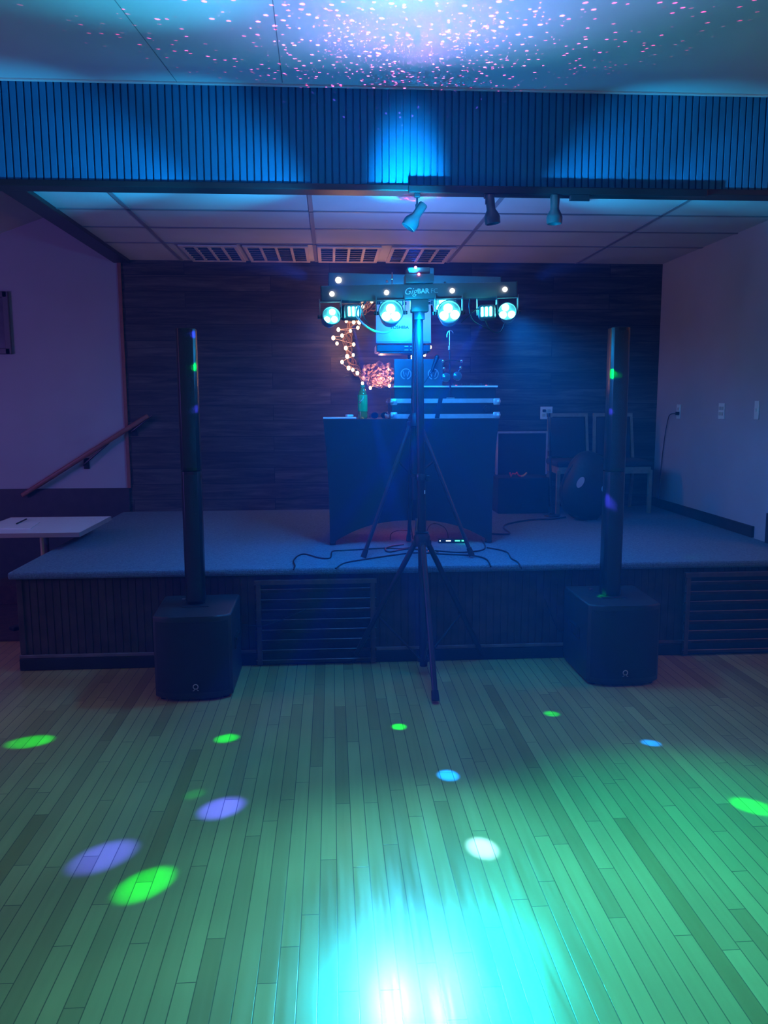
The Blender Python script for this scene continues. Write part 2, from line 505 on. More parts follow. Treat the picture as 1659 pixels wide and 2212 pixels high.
bm = NB(); bx(bm, XL-.006, XL+.03, YS-.008, YS+.01, .1, HS-.047, .003); obj('corner_strip', off(bm, st), STAGEW, st)

# steps beside the stage
ss = thing('steps', 'dark carpeted steps rising to the stage under the wall handrail', 'steps', (-2.3, 6.9, .012))
for i in range(3):
    bm = NB(); bx(bm, -2.75+i*.27, XL-.045, 6.45, YB-.035, .013+i*.155, .013+(i+1)*.155, .006)
    obj('step', off(bm, ss), DCARPET, ss)

# vent grilles in the stage front
def grille(x0, x1, zt, zb, label):
    g = thing('vent_grille', label, 'grille', ((x0+x1)/2, YS-.02, zb), group='wooden grilles on the stage front')
    y0, y1 = YS-.045, YS-.0165
    def pbx(nm, *a):
        b = NB(); bx(b, *a, .003); obj(nm, off(b, g), STAGEW2, g)
    bb = NB(); bx(bb, x0+.03, x1-.03, YS-.021, YS-.0165, zb+.01, zt-.01)
    obj('backing', off(bb, g), DARKW, g)
    for xx in (x0, x1-.03): pbx('stile', xx, xx+.03, y0, y1, zb, zt)
    pbx('rail', x0-.01, x1+.01, y0-.004, y1, zt-.03, zt)
    n_ = 8
    for i in range(n_):
        zc = zb+.02+(zt-zb-.09)*i/(n_-1)
        b = NB(); box(b, ((x0+x1)/2, YS-.033, zc), (x1-x0+.012, .006, .032), (math.radians(38), 0, 0), .001)
        obj('slat', off(b, g), STAGEW2, g)
STAGEW2 = mat('red_brown_wood', (.085, .048, .042), .42, noise=.3, nscale=16)
p, q = P(552, 1247, Y=YS-.03), P(811, 1430, Y=YS-.03)
grille(p.x, q.x, .545, .008, 'slatted wooden grille in stage front between left speaker and lighting tripod')
p = P(1482, 1240, Y=YS-.03)
grille(p.x, p.x+.72, .545, .008, 'slatted wooden grille in stage front right of the right speaker')

# ------------------------------------------------------------------ wall fittings
def plate(name, label, loc, facing, w, h, kind, group):
    g = thing(name, label, 'wall plate', loc, facing, group)
    b = NB(); box(b, (0, -.004, 0), (w, .008, h), None, .002); obj('plate', b, PLATE, g)
    return g
def sockets(g, xs):
    for sx in xs:
        for zz_ in (.022, -.022):
            b = NB(); box(b, (sx, -.010, zz_), (.03, .005, .026), None, .004)
            obj('socket', b, mat('ivory_socket', (.5, .48, .44), .4), g)
o = plate('power_outlet', 'white double wall outlet with black plugs above the chairs', P(1180, 892, Y=YB-.001), 0, .115, .118, 'o', None)
sockets(o, (-.025, .025))
b = NB(); box(b, (-.026, -.025, .02), (.028, .03, .026), None, .005); box(b, (.028, -.03, -.024), (.03, .04, .028), None, .005)
tube(b, spline([(.028, -.045, -.03), (.034, -.05, -.08), (.03, -.03, -.16), (.02, -.02, -.3)]), .004)
tag(obj('power_plug', b, CABLE, None, True, origin=(0, 0, 0)), 'black plugs and cord in the back wall outlet', 'plug').location = P(1180, 892, Y=YB-.001)
p1 = P(1467, 889, X=XR-.001)
o = plate('power_outlet', 'white wall outlet with a cord, leftmost plate on right wall', p1, -PI/2, .075, .125, 'o', None); sockets(o, (0,))
b = NB()
pts = [P(1462, 893, X=XR-.03), P(1447, 896, X=XR-.03), P(1441, 915, X=XR-.015), P(1435, 950, X=XR-.01), P(1428, 1010, X=XR-.012), P(1424, 1060, X=XR-.015), P(1420, 1082, X=XR-.03)]
tube(b, spline(pts), .004)
pp = P(1463, 893, X=XR-.024); box(b, pp, (.03, .03, .028), None, .005)
tag(obj('extension_cable', b, CABLE, None, True), 'thin black cord hanging down the right wall from its outlet', 'cable')
o = plate('power_outlet', 'white textured wall outlet in the middle of right wall', P(1560, 888, X=XR-.001), -PI/2, .095, .125, 'o', None); sockets(o, (-.02, .02))
o = plate('light_switch', 'white wall switch plate nearest the right picture edge', P(1636, 886, X=XR-.001), -PI/2, .06, .135, 'o', None)
b = NB(); box(b, (0, -.012, 0), (.012, .014, .026), (.3, 0, 0), .003); obj('toggle', b, PLATE, o)

# handrail
a, c = P(47, 1071, Y=YB-.08), P(320, 898, Y=YB-.08)
hr = thing('handrail', 'reddish wooden handrail rising on the left wall to the stage', 'handrail', (a+c)/2)
b = NB(); d = (c-a).normalized()
q = d.to_track_quat('X', 'Z').to_matrix()
box(b, (0, 0, 0), ((c-a).length, .04, .042), q, .014, seg=3); obj('rail', b, ORANGEW, hr, True)
for (bx_, by_) in ((187, 1001), (290, 930)):
    k = P(bx_, by_, Y=YB-.01)-hr.location
    top = a-hr.location+d*((P(bx_, 0, Y=YB-.08)-a).x/d.x)
    b = NB(); box(b, (k.x, k.y, k.z), (.05, .012, .10), None, .003)
    tube(b, spline([(k.x, k.y-.005, k.z), (k.x, k.y-.05, k.z), (top.x, top.y, top.z-.02)]), .008)
    obj('bracket', b, BLACKM, hr, True)

# picture frame at the left edge
p, q = P(15, 630, Y=YB-.02), P(15, 765, Y=YB-.02)
pf = thing('picture_frame', 'dark framed picture on the left alcove wall at picture edge', 'picture', (p.x-.4, YB-.02, q.z))
h_ = p.z-q.z
b = NB(); box(b, (0, .01, h_/2), (.8, .012, h_), None); obj('picture', b, mat('dull_print', (.12, .1, .14), .6, noise=.5, nscale=4), pf)
b = NB()
for (c_, s_) in (((.385, -.005, h_/2), (.05, .03, h_)), ((-.385, -.005, h_/2), (.05, .03, h_)), ((0, -.005, .025), (.8, .03, .05)), ((0, -.005, h_-.025), (.8, .03, .05))):
    box(b, c_, s_, None, .004)
obj('frame', b, mat('dull_frame', (.10, .08, .09), .5), pf)

# ------------------------------------------------------------------ ceiling vents
ry0, ry1 = rows[2]+.03, YB-.05
VENTF = mat('cream_vent_frame', (.62, .52, .50), .5)
VENTD = mat('grey_vent_grid', (.17, .18, .21), .7)
def vent(px0, px1, label):
    ym = (ry0+ry1)/2
    x0, x1 = P(px0, 543, Y=ym).x, P(px1, 543, Y=ym).x
    s = (x0+x1)/2
    g = thing('ceiling_vent', label, 'vent', (s, ym, ZC-.02), group='vents in the stage ceiling')
    w, h = x1-x0, ry1-ry0
    b = NB()
    for i in range(5):
        xx = -w/2+w*i/4; ww = .03 if i in (0, 4) else .022
        box(b, (xx, 0, .006), (ww, h, .012), None, .002)
    for yy in (-h/2+.02, h/2-.02): box(b, (0, yy, .006), (w+.03, .05, .0125), None, .002)
    obj('frame', b, VENTF, g)
    for i in range(4):
        b = NB(); xx = -w/2+w*(i+.5)/4
        for k in range(7):
            box(b, (xx, -h/2+.07+(h-.14)*k/6, .008), (w/4-.026, .028, .003), (math.radians(30), 0, 0))
        bx(b, xx-w/8+.012, xx+w/8-.012, -h/2+.045, h/2-.045, .0125, .0145)
        obj('louvre', b, VENTD, g)
vent(690, 815, 'cream framed ceiling vent just right of the middle grid bar')
vent(843, 968, 'cream framed ceiling vent, rightmost of the row')
vent(537, 664, 'cream framed ceiling vent just left of the middle grid bar')
vent(405, 518, 'faint ceiling vent, leftmost of the row above back wall')

# ------------------------------------------------------------------ track lights
TY = YH-.032
a, c = P(882, 410, Y=TY), P(1700, 419, Y=TY)
TRZ = P(890, 409.5, Y=TY).z
tr = thing('track_rail', 'black lighting track mounted under the header', 'track rail', (a.x, TY, TRZ))
b = NB(); box(b, (.9, 0, 0), (3.2-1.4+.0, .036, .04), None, .003); obj('channel', b, BLACKM, tr)
b = NB(); px = P(1254, 424, Y=TY).x-a.x
prism(b, [(-.062, -.02), (.062, -.02), (.048, .02), (-.062, .02)], -.0, .028)
bmesh.ops.rotate(b, cent=(0, 0, 0), matrix=Matrix.Rotation(PI, 3, 'X'), verts=b.verts[:])
bmesh.ops.translate(b, vec=(px, 0, -.021), verts=b.verts[:]); obj('power_feed', b, BLACKM, tr)
LAMPM = mat('dark_lamp_can', (.05, .05, .055), .35, .3)
def track_lamp(px, stem_l, ang, label, py0=418):
    x = P(px, py0, Y=TY).x
    g = thing('track_spotlight', label, 'spotlight', (x, TY, TRZ-.0215), 0, 'spotlight heads on the track')
    b = NB(); box(b, (0, 0, -.012), (.034, .03, .024), None, .004); obj('adapter', b, BLACKM, g)
    b = NB(); cyl(b, (0, 0, -.024), (0, 0, -.024-stem_l), .006); box(b, (0, 0, -.03-stem_l), (.02, .02, .03), None, .003); obj('stem', b, BLACKM, g)
    M = Matrix.Rotation(ang, 3, 'Y')
    c0 = Vector((0, 0, -.035-stem_l)) + M @ Vector((.02 if ang else 0, 0, .012))
    b = NB()
    lathe(b, [(.004, .03), (.024, .028), (.028, .02), (.026, -.04), (.027, -.055), (.044, -.085), (.048, -.10), (.045, -.135), (.04, -.137), (.036, -.11), (.01, -.10)], c0, 28, M)
    can = obj('lamp_can', b, LAMPM, g, True)
    b = NB(); lathe(b, [(.001, -.111), (.034, -.112), (.034, -.118), (.001, -.122)], c0, 20, M); obj('bulb', b, mat('unlit_bulb', (.5, .5, .5), .2), can)
track_lamp(901, .045, .60, 'tilted black track spotlight, leftmost of three under header')
track_lamp(1052, .012, -.14, 'black track spotlight, middle of three under header')
track_lamp(1199, .004, 0, 'straight hanging black track spotlight, rightmost of three')

# ------------------------------------------------------------------ subwoofers and columns
def sub(px_fl, px_fr, Yf, rz, label, side):
    """sub bass box, origin = centre of the base"""
    a, c = P(px_fl[0], px_fl[1], z=0), P(px_fr[0], px_fr[1], z=0)
    w = .42; D = .50; Hh = P(415, 1331, Y=4.27).z
    mid = (a+c)/2; mid.y = Yf+D/2
    g = thing('subwoofer', label, 'subwoofer', (mid.x, mid.y, 0), rz, 'black subwoofers of the column speakers')
    # plan outline: bowed front with rounded corners
    pl = []
    n_ = 14
    for i in range(n_+1):
        t = -1+2*i/n_
        pl.append((t*(w/2), -D/2-.012+.055*abs(t)**4))
    pl += [(w/2+.012, D/2-.02), (w/2, D/2), (-w/2, D/2), (-w/2-.012, D/2-.02)]
    b = NB(); prism(b, pl, .014, Hh)
    es = [e for e in b.edges if abs(e.verts[0].co.z-e.verts[1].co.z) < 1e-6]
    bmesh.ops.bevel(b, geom=es, offset=.012, segments=3, profile=.5, affect='EDGES')
    cab = obj('cabinet', b, mat('black_textured_cabinet', (.022, .022, .024), .5, bump=.25, bscale=260, noise=.2, nscale=5), g, True)
    # grille
    b = NB(); n_ = 14; f1 = []; 
    for i in range(n_+1):
        t = (-1+2*i/n_)*.93; y = -D/2-.0155+.055*abs(t)**4
        f1.append((t*(w/2), y))
    f2 = [(x_, y_+.004) for x_, y_ in f1[::-1]]
    prism(b, f1+f2, .05, Hh-.03); obj('grille', b, mat('black_grille_mesh', (.016, .016, .017), .6, .2, bump=.5, bscale=420), cab, True)
    # handle in the side
    for s_ in (-1, 1):
        b = NB(); box(b, (s_*(w/2+.007), .0, Hh*.56), (.012, .15, .07), None, .005); box(b, (s_*(w/2+.017), .0, Hh*.56+.028), (.012, .16, .014), None, .004)
        obj('handle', b, mat('glossy_handle', (.03, .03, .03), .15), g, True)
    for sx in (-1, 1):
        for sy in (-1, 1):
            b = NB(); cyl(b, (sx*w*.4, sy*D*.38, .0005), (sx*w*.4, sy*D*.38, .016), .02); obj('foot', b, RUBBER, g)
    # round badge with legs
    LOGO = mat('silver_badge', (.55, .55, .55), .3, .5)
    b = NB(); zb = .085; yb = -D/2-.019
    tube(b, [(.013*math.cos(k*PI/10), yb, zb+.013*math.sin(k*PI/10)) for k in range(21)], .0028, 6)
    for s_ in (-1, 1):
        tube(b, [(s_*.006, yb, zb-.011), (s_*.009, yb, zb-.021), (s_*.016, yb, zb-.022)], .002, 6)
    badge = obj('badge', b, LOGO, g); badge.location.x = .015 if side < 0 else -.002
    # socket plate for the column and the small chrome cover
    cp = (-.0, .04)
    b = NB(); box(b, (cp[0], cp[1], Hh+.003), (.15, .17, .006), None, .003); obj('column_mount', b, BLACKP, g)
    b = NB(); box(b, (-.09, .12, Hh+.007), (.022, .012, .008), None, .003); obj('latch', b, CHROME, g)
    return g, Hh, cp
def column(base, wdt, toppx, label, rz, pxs):
    zt = P(*toppx, Y=base.y-.05).z
    g = thing('column_speaker', label, 'speaker', base, rz, 'slim black column speakers on the subwoofers')
    h = zt-base.z
    sec = [0, (P(*pxs, Y=base.y-.05).z-base.z), h]
    for i in range(2):
        pl = [(-wdt/2, .05), (-wdt/2, -.028), (-wdt/2+.014, -.05), (-wdt*.18, -.057), (wdt*.18, -.057), (wdt/2-.014, -.05), (wdt/2, -.028), (wdt/2, .05)]
        b = NB(); prism(b, pl, sec[i]+.0015, sec[i+1]-.0015)
        bmesh.ops.bevel(b, geom=[e for e in b.edges], offset=.0035, segments=2, profile=.5, affect='EDGES')
        s_ = obj('column_section', b, mat('black_satin_column', (.010, .010, .012), .35, .1, noise=.1), g, True)
        f1 = [(-wdt/2+.016, -.0515), (-wdt*.18, -.0585), (wdt*.18, -.0585), (wdt/2-.016, -.0515)]
        b = NB(); prism(b, f1+[(x_, y_+.003) for x_, y_ in f1[::-1]], sec[i]+.02, sec[i+1]-.02)
        obj('grille', b, MATS['black_grille_mesh'], s_, True)
    return g
gL, HH, cp = sub((333, 1517), (499, 1507), 4.262, .03, 'black subwoofer standing on the floor at the left', -1)
gR, _, _ = sub((1272, 1487), (1430, 1481), 4.31, -.01, 'black subwoofer standing on the floor at the right', 1)
pL = P(423, 1309, z=HH); pR = P(1325, 1290, z=HH)
column(Vector((pL.x-.008, pL.y+.055, HH+.0065)), .107, (404, 708), 'tall slim black column speaker rising from the left subwoofer', .06, (418, 1018))
column(Vector((pR.x, pR.y+.055, HH+.0065)), .108, (1334, 706), 'tall slim black column speaker rising from the right subwoofer', -.06, (1328, 1019))
for g, p_ in ((gL, pL), (gR, pR)):
    for ch in g.children:
        if ch.name.startswith('column_mount'):
            M_ = Matrix.Rotation(-g.rotation_euler.z, 3, 'Z')
            dl = M_ @ (Vector((p_.x, p_.y+.055, 0))-Vector((g.location.x, g.location.y, 0)))
            ch.location = (dl.x-cp[0], dl.y-cp[1], 0)

# ------------------------------------------------------------------ light bars and tripods
def tripod(name, label, cx, cy, z0, r, hub_z, brace_z, brace_leg, ang0, top_z, pole_r, leg_r, low_z=.05, lean=0):
    g = thing(name, label, 'tripod stand', (cx, cy, z0))
    hz = hub_z-z0; hx = lean*hz; bxo = lean*brace_z
    b = NB(); cyl(b, (lean*low_z, 0, low_z), (lean*(hz+.1), 0, hz+.10), pole_r*1.0, seg=20); obj('lower_tube', b, POLEM, g, True)
    b = NB(); lathe(b, [(pole_r+.004, -.03), (pole_r+.02, -.025), (pole_r+.024, .03), (pole_r+.012, .05), (pole_r+.003, .06)], (hx, 0, hz), 24); obj('hub', b, BLACKP, g, True)
    for k in range(3):
        an = ang0+k*2*PI/3; u = Vector((math.cos(an), math.sin(an), 0))
        foot = u*r+Vector((0, 0, .018)); top = u*(pole_r+.018)+Vector((hx, 0, hz-.01))
        b = NB(); cyl(b, top, foot, leg_r, seg=14); box(b, top, (.035, .035, .03), (0, 0, an), .005)
        lg = obj('leg', b, POLEM, g, True)
        b = NB(); dd = (top-foot).normalized(); cyl(b, foot-dd*.004, foot+dd*.05, leg_r+.006, leg_r+.003, seg=14); obj('rubber_foot', b, RUBBER, lg, True)
        b = NB(); m1 = foot.lerp(top, brace_leg); cyl(b, (u.x*pole_r+bxo, u.y*pole_r, brace_z), m1, .007, seg=8); obj('brace', b, BLACKM, g)
    b = NB(); lathe(b, [(pole_r, -.012), (pole_r+.012, -.01), (pole_r+.012, .012), (pole_r, .014)], (bxo, 0, brace_z), 20); obj('brace_collar', b, BLACKP, g, True)
    return g
# front stand
FC = Vector((.536, 4.606, 0)); LEAN = -.0165
def lx_(z): return (LEAN*z, 0, z)
hubz = P(908, 1170, Y=4.60).z
ts = tripod('tripod_stand', 'tall black tripod stand on the dance floor in front of the stage', FC.x, FC.y, 0, .477, hubz, .09, .40, -PI/2+.02, 0, .024, .0165, lean=LEAN)
ring_z = P(908, 1150, Y=4.6).z; clip_z = P(907, 1028, Y=4.6).z; topz = P(905, 655, Y=4.6).z
b = NB(); cyl(b, lx_(hubz+.03), lx_(clip_z), .0255, seg=24); obj('middle_tube', b, POLEM, ts, True)
b = NB(); cyl(b, lx_(clip_z), lx_(topz), .0235, seg=24); obj('upper_tube', b, POLEM, ts, True)
b = NB(); lathe(b, [(.024, -.025), (.031, -.022), (.033, 0), (.030, .012), (.023, .014)], lx_(clip_z), 24); obj('clamp_collar', b, mat('glossy_black', (.03, .03, .03), .12), ts, True)
b = NB(); box(b, (.04+LEAN*clip_z, -.01, clip_z-.015), (.02, .02, .035), None, .004); obj('clamp_knob', b, BLACKP, ts, True)
b = NB(); lathe(b, [(.026, -.006), (.040, -.005), (.042, .002), (.027, .006)], lx_(ring_z), 28); obj('safety_ring', b, BLACKM, ts, True)
b = NB(); tube(b, [(-.052, -.01, ring_z-.01), (-.048, -.01, ring_z+.03), (-.044, -.01, ring_z+.085)], .008); tube(b, [(-.03, 0, ring_z-.03), (-.052, -.01, ring_z-.01)], .005); obj('lever', b, CHROME, ts, True)
b = NB(); box(b, (.018+LEAN*1.15, -.0265, P(913, 1063, Y=4.58).z), (.006, .003, .022), None, .001); obj('label_sticker', b, mat('white_sticker', (.8, .8, .85), .4), ts)
# rear stand on the stage
RC = Vector((.545, 5.235, HS))
hz2 = P(900, 912, Y=5.2).z
ts2 = tripod('tripod_stand', 'black tripod stand on the stage behind the front light stand', RC.x, RC.y, HS, .404, hz2, hz2-HS-.35, .72, -PI/2+PI/3, 0, .02, .0135, low_z=.36)
topz2 = P(903, 590, Y=5.2).z
b = NB(); cyl(b, (0, 0, hz2-HS+.05), (0, 0, topz2-HS-.005), .018, seg=20); obj('upper_tube', b, POLEM, ts2, True)

GIG = mat('light_bar_housing', (.15, .16, .17), .38, .2, noise=.1)  # housing grey lightened to stand in for lamp bloom
GLASS = mat('clear_lens', (.15, .3, .35), .1, coat=.5)
TXT = mat('pale_print', (.85, .9, .95), .4)
DIMT = mat('grey_print', (.42, .46, .5), .4)
FT, RTL = -.027, .017
def ul(q, t): return Matrix.Rotation(-t, 3, 'Y') @ q
def par(g, x, z, yb, R, tilt, rotz, leds, lr, name='par_light', lit=True):
    """lamp can hanging in a yoke; faces -Y, tilt down"""
    M = Matrix.Rotation(rotz, 3, 'Z') @ Matrix.Rotation(PI/2+tilt, 3, 'X')
    c = Vector((x, yb, z))
    b = NB()
    lathe(b, [(R*.55, -R*1.5), (R*.8, -R*1.3), (R*.95, -R*.4), (R*1.05, R*.1), (R*1.08, R*.35), (R*.98, R*.36), (R*.94, R*.12), (R*.5, R*.1)], c, 28, M)
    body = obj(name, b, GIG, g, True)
    b = NB(); top = .06
    zt_ = -z if False else None
    for s_ in (-1, 1):
        box(b, c+Vector((s_*(R*1.2), .0, (BARB-z)/2+R*.05)), (.005, .035, abs(BARB-z)+R*.4), None, .001)
    box(b, Vector((x, yb, BARB-.004)), (R*2.45, .035, .005), None, .001)
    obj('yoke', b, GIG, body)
    for s_ in (-1, 1):
        b = NB(); cyl(b, c+Vector((s_*R*1.0, 0, 0)), c+Vector((s_*(R*1.2+.014), 0, 0)), .010, seg=12); obj('knob', b, BLACKP, body)
    for (lx, lz) in leds:
        b = NB(); o_ = M @ Vector((lx, lz, R*.16))
        lathe(b, [(lr, 0), (lr, .004), (lr*.8, .010), (lr*.4, .014), (.0005, .015)], c+o_, 18, M)
        obj('led', b, LEDM if lit else GLASS, body, True)
    return body
BARH = .083
BARB = -BARH/2
def derby(g, x, z, yb, rz):
    M = Matrix.Rotation(rz, 3, 'Z')
    c = Vector((x, yb, z))
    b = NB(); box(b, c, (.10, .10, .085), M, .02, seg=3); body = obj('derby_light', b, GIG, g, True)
    for i in range(3):
        b = NB(); o_ = M @ Vector((-.024+.024*i, -.052, 0)); box(b, c+o_, (.0115, .006, .05), M, .002); obj('led', b, LEDM, body)
    b = NB()
    for s_ in (-1, 1): box(b, c+Vector((s_*.058, 0, (BARB-z)/2)), (.004, .03, abs(BARB-z)+.03), None, .001)
    box(b, Vector((x, yb, BARB-.004)), (.12, .03, .014), None, .001)
    obj('yoke', b, GIG, body)
def light_bar(name, label, cpx, Y, w, front, dx_rz=0, rx=0):
    c = P(*cpx, Y=Y)
    g = thing(name, label, 'light bar', c, dx_rz, 'light bars on the two tripods')
    g.rotation_euler.y = rx
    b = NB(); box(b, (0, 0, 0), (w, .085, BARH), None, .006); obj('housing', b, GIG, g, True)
    for s_ in (-1, 1):
        b = NB(); box(b, (s_*(w/2+.002), 0, 0), (.006, .09, BARH+.004), None, .002); obj('end_cap', b, BLACKP, g)
    return g, c
cF = P(905, 634, Y=BAR_Y)
gf, c = light_bar('light_bar', 'front light bar with lit cyan lamps and printed name', (905, 631.5), BAR_Y-.0, (1112-698)*4.56/1727.6, True, 0, FT)
def loc_of(px, py, Y): 
    q_ = ul(P(px, py, Y=Y)-c, FT); return q_.x, q_.z
YF = -.05
b = NB(); box(b, (0, .0, BARH/2+.027), (.16, .12, .05), None, .006); box(b, (0, .0, BARH/2+.0525+.018), (.12, .09, .034), None, .005)
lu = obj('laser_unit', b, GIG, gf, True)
for (px, py) in ((898, 577), (905, 592)):
    lx, lz = loc_of(px, py, BAR_Y-.07)
    b = NB(); ball(b, (lx, -.064, lz), .0075, seg=12, rings=8); obj('laser_lens', b, REDL, lu, True)
for (px, py) in ((717, 635), (835, 632), (977, 628), (1091, 625)):
    lx, lz = loc_of(px, py, BAR_Y-.045)
    b = NB(); cyl(b, (lx, -.042, lz), (lx, -.048, lz), .0125, seg=20); ball(b, (lx, -.048, lz), .0105, (1, .5, 1.15)); obj('strobe_led', b, STROBE, gf, True)
# pars: (px, py, radius px, leds in px)
def add_par(g, cc, px, py, Rpx, leds, lrpx, Y, rz, tilt=.25, lit=True):
    q_ = ul(P(px, py, Y=Y)-cc, FT if cc is c else RTL)
    s_ = Y/F_PX
    par(g, q_.x, q_.z, Y-cc.y, Rpx*s_, -tilt, rz, [((lx-px)*s_, -(ly-py)*s_) for lx, ly in leds], lrpx*s_, lit=lit)
add_par(gf, c, 715, 684, 19, [(718, 675), (705, 692), (721, 691)], 6.5, BAR_Y-.03, .25)
add_par(gf, c, 844, 676, 25, [(844, 668), (834, 685), (854, 685)], 9.5, BAR_Y-.05, 0)
add_par(gf, c, 970, 676, 24, [(968, 667), (959, 683), (982, 682)], 9.5, BAR_Y-.05, -.1)
add_par(gf, c, 1096, 675, 19, [(1092, 665), (1087, 681), (1105, 681)], 7.5, BAR_Y-.03, -.25)
for px, rz in ((757, .3), (1053, -.3)):
    q_ = ul(P(px, 675, Y=BAR_Y)-c, FT); derby(gf, q_.x, q_.z, 0, rz)
b = NB(); k = ul(P(847, 626, Y=BAR_Y-.02)-c, FT); k2 = ul(P(847, 588, Y=BAR_Y-.02)-c, FT)
cyl(b, k, k.lerp(k2, .6), .0022, seg=8); cyl(b, k.lerp(k2, .6), k2, .005, .0025, seg=10); obj('antenna', b, CHROME, gf, True)
t = text('lettering', 'Gig', .052, Matrix.Translation((-.090, -.0440, 0)) @ FACE, TXT, gf, shear=.35, align='LEFT')
t = text('lettering', 'BAR', .036, Matrix.Translation((-.014, -.0440, 0)) @ FACE, TXT, gf, align='LEFT', bold=.0012)
t = text('lettering', 'FC', .036, Matrix.Translation((.060, -.0440, 0)) @ FACE, DIMT, gf, align='LEFT')
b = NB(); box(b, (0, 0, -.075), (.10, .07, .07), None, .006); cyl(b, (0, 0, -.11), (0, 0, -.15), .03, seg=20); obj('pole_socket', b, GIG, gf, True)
# cables drooping between the lamps of the front bar
def cable(name, label, pts, r=.004, m_=CABLE, parent=None, cat='cable', group=None):
    b = NB(); tube(b, spline(pts), r)
    o = obj(name, b, m_, parent, True)
    if parent is None: tag(o, label, cat, group)
    return o
def pc(lst, Y, ref): return [ul(P(x_, y_, Y=Y)-ref, FT) for x_, y_ in lst]
PALE = mat('pale_cable_sleeve', (.55, .6, .62), .35)
cable('cable', '', pc([(775, 660), (770, 680), (785, 700), (806, 714), (830, 719), (848, 712)], BAR_Y-.09, c), .006, PALE, gf)
cable('cable', '', pc([(1015, 645), (1014, 665), (1020, 690), (1040, 704), (1062, 714)], BAR_Y-.02, c), .0035, CABLE, gf)
cable('cable', '', pc([(1090, 700), (1082, 716), (1070, 718), (1055, 706), (1035, 668), (1012, 682), (996, 698)], BAR_Y-.03, c), .0035, CABLE, gf)
cable('cable', '', pc([(790, 650), (782, 668), (788, 690), (800, 702)], BAR_Y-.05, c), .0035, CABLE, gf)

gr, c2 = light_bar('light_bar', 'rear light bar on the stage tripod, higher behind the front one', (896, 610), BAR2_Y, (1078-714)*5.16/1727.6, False, 0, RTL)
q_ = ul(P(731, 605, Y=BAR2_Y-.045)-c2, RTL)
b = NB(); cyl(b, (q_.x, -.042, q_.z), (q_.x, -.048, q_.z), .018, seg=20); ball(b, (q_.x, -.048, q_.z), .0145, (1, .5, 1.2)); obj('strobe_led', b, STROBE, gr, True)
for px, py in ((836, 608), (961, 611), (1061, 612)):
    q_ = ul(P(px, py, Y=BAR2_Y-.045)-c2, RTL)
    b = NB(); lathe(b, [(.006, 0), (.0075, 0), (.0075, .003), (.006, .003)], (q_.x, -.0425, q_.z), 16, Matrix.Rotation(PI/2, 3, 'X')); obj('screw_ring', b, CHROME, gr)
b = NB(); box(b, (.03, 0, BARH/2+.022), (.17, .11, .042), None, .006); obj('laser_unit', b, GIG, gr, True)
add_par(gr, c2, 845, 655, 23, [(845, 646), (836, 660), (854, 660)], 8.5, BAR2_Y-.03, 0)
add_par(gr, c2, 957, 656, 22, [(957, 652), (951, 668), (966, 668)], 8.5, BAR2_Y-.03, 0)
b = NB(); cyl(b, (.01, 0, -.09), (.01, 0, -.03), .03, seg=20); obj('pole_socket', b, GIG, gr, True)

# light thrown by the lit fixtures
def spot_px(name, src, tgt, e, col, ang, blend=.4, size=.02):
    return light('SPOT', name, src, e, col, tgt, size, ang, blend)
LF = [P(844, 678, Y=BAR_Y-.13), P(970, 678, Y=BAR_Y-.13), P(715, 685, Y=BAR_Y-.12), P(1096, 675, Y=BAR_Y-.12)]
for s_, tg, e_, c_, an, bl in (
        (LF[0], (.25, 1.5, 0), 600, (.07, .62, 1), 54, 1.0),
        (LF[1], (.55, 1.4, 0), 360, (.07, .62, 1), 54, 1.0),
        (LF[2], (-.9, 1.6, 0), 60, (0, .85, 1), 80, 1.0),
        (LF[3], (1.5, 1.7, 0), 600, (0, .88, .95), 60, 1.0)):
    spot_px('par_beam', s_, tg, e_, c_, an, bl, .035)
# spill from the lamp heads over stage, walls and stands
GC = P(905, 700, Y=BAR_Y-.10)
spot_px('par_spill', GC, (GC.x, GC.y+.6, 0), 95, (.0, .22, 1.0), 168, .35, .10)
spot_px('par_spill', P(905, 670, Y=BAR2_Y+.16), (.6, 6.4, 0), 40, (.0, .20, 1.0), 165, .4, .10)
light('POINT', 'bloom_fill', P(905, 665, Y=BAR_Y+.22), 24, (.0, .30, 1.0), size=.05)  # added bare point behind the front bar, standing in for bloom
light('POINT', 'bloom_fill', P(905, 690, Y=BAR_Y-.32), 9, (.0, .42, 1.0), size=.05)  # added point that brightens the face of the front bar
for s_ in LF: spot_px('par_halo', (s_.x, s_.y-.02, s_.z), (s_.x, s_.y-3, s_.z-.4), 15, (0, .45, 1), 165, .6, .03)  # added spots imitating lens halos around the lamps
spot_px('par_spill', P(905, 700, Y=BAR2_Y+.14), (.7, 5.9, 5), 24, (.17, .30, 1.0), 168, .5, .10)
light('POINT', 'under_table_fill', (.55, 5.95, HS+.30), 1.5, (1, .10, .05), size=.04)  # added red fill under the table, no lamp stands there
# upward beams on the hall ceiling
spot_px('ceiling_beam', P(757, 655, Y=BAR_Y-.12), P(205, -120, z=ZT), 150, (0, .6, 1), 52, 1.0, .03)
spot_px('ceiling_beam', P(905, 620, Y=BAR_Y-.16), P(840, -150, z=ZT), 85, (0, .9, .80), 52, 1.0, .03)
spot_px('ceiling_beam', P(905, 620, Y=BAR_Y-.16), P(900, -160, z=ZT), 150, (.22, .32, 1), 118, 1.0, .05)
# beams on the header
for px, e_, an in ((880, 46, 34), (235, 24, 38), (1290, 16, 38), (560, 14, 40), (1600, 14, 32)):
    src = P(905+(px-905)*.35, 603, Y=BAR_Y-.16)
    spot_px('header_beam', src, P(px, 418, Y=YH), e_*12, (0, .42, 1), an+2, 1.0, .03)
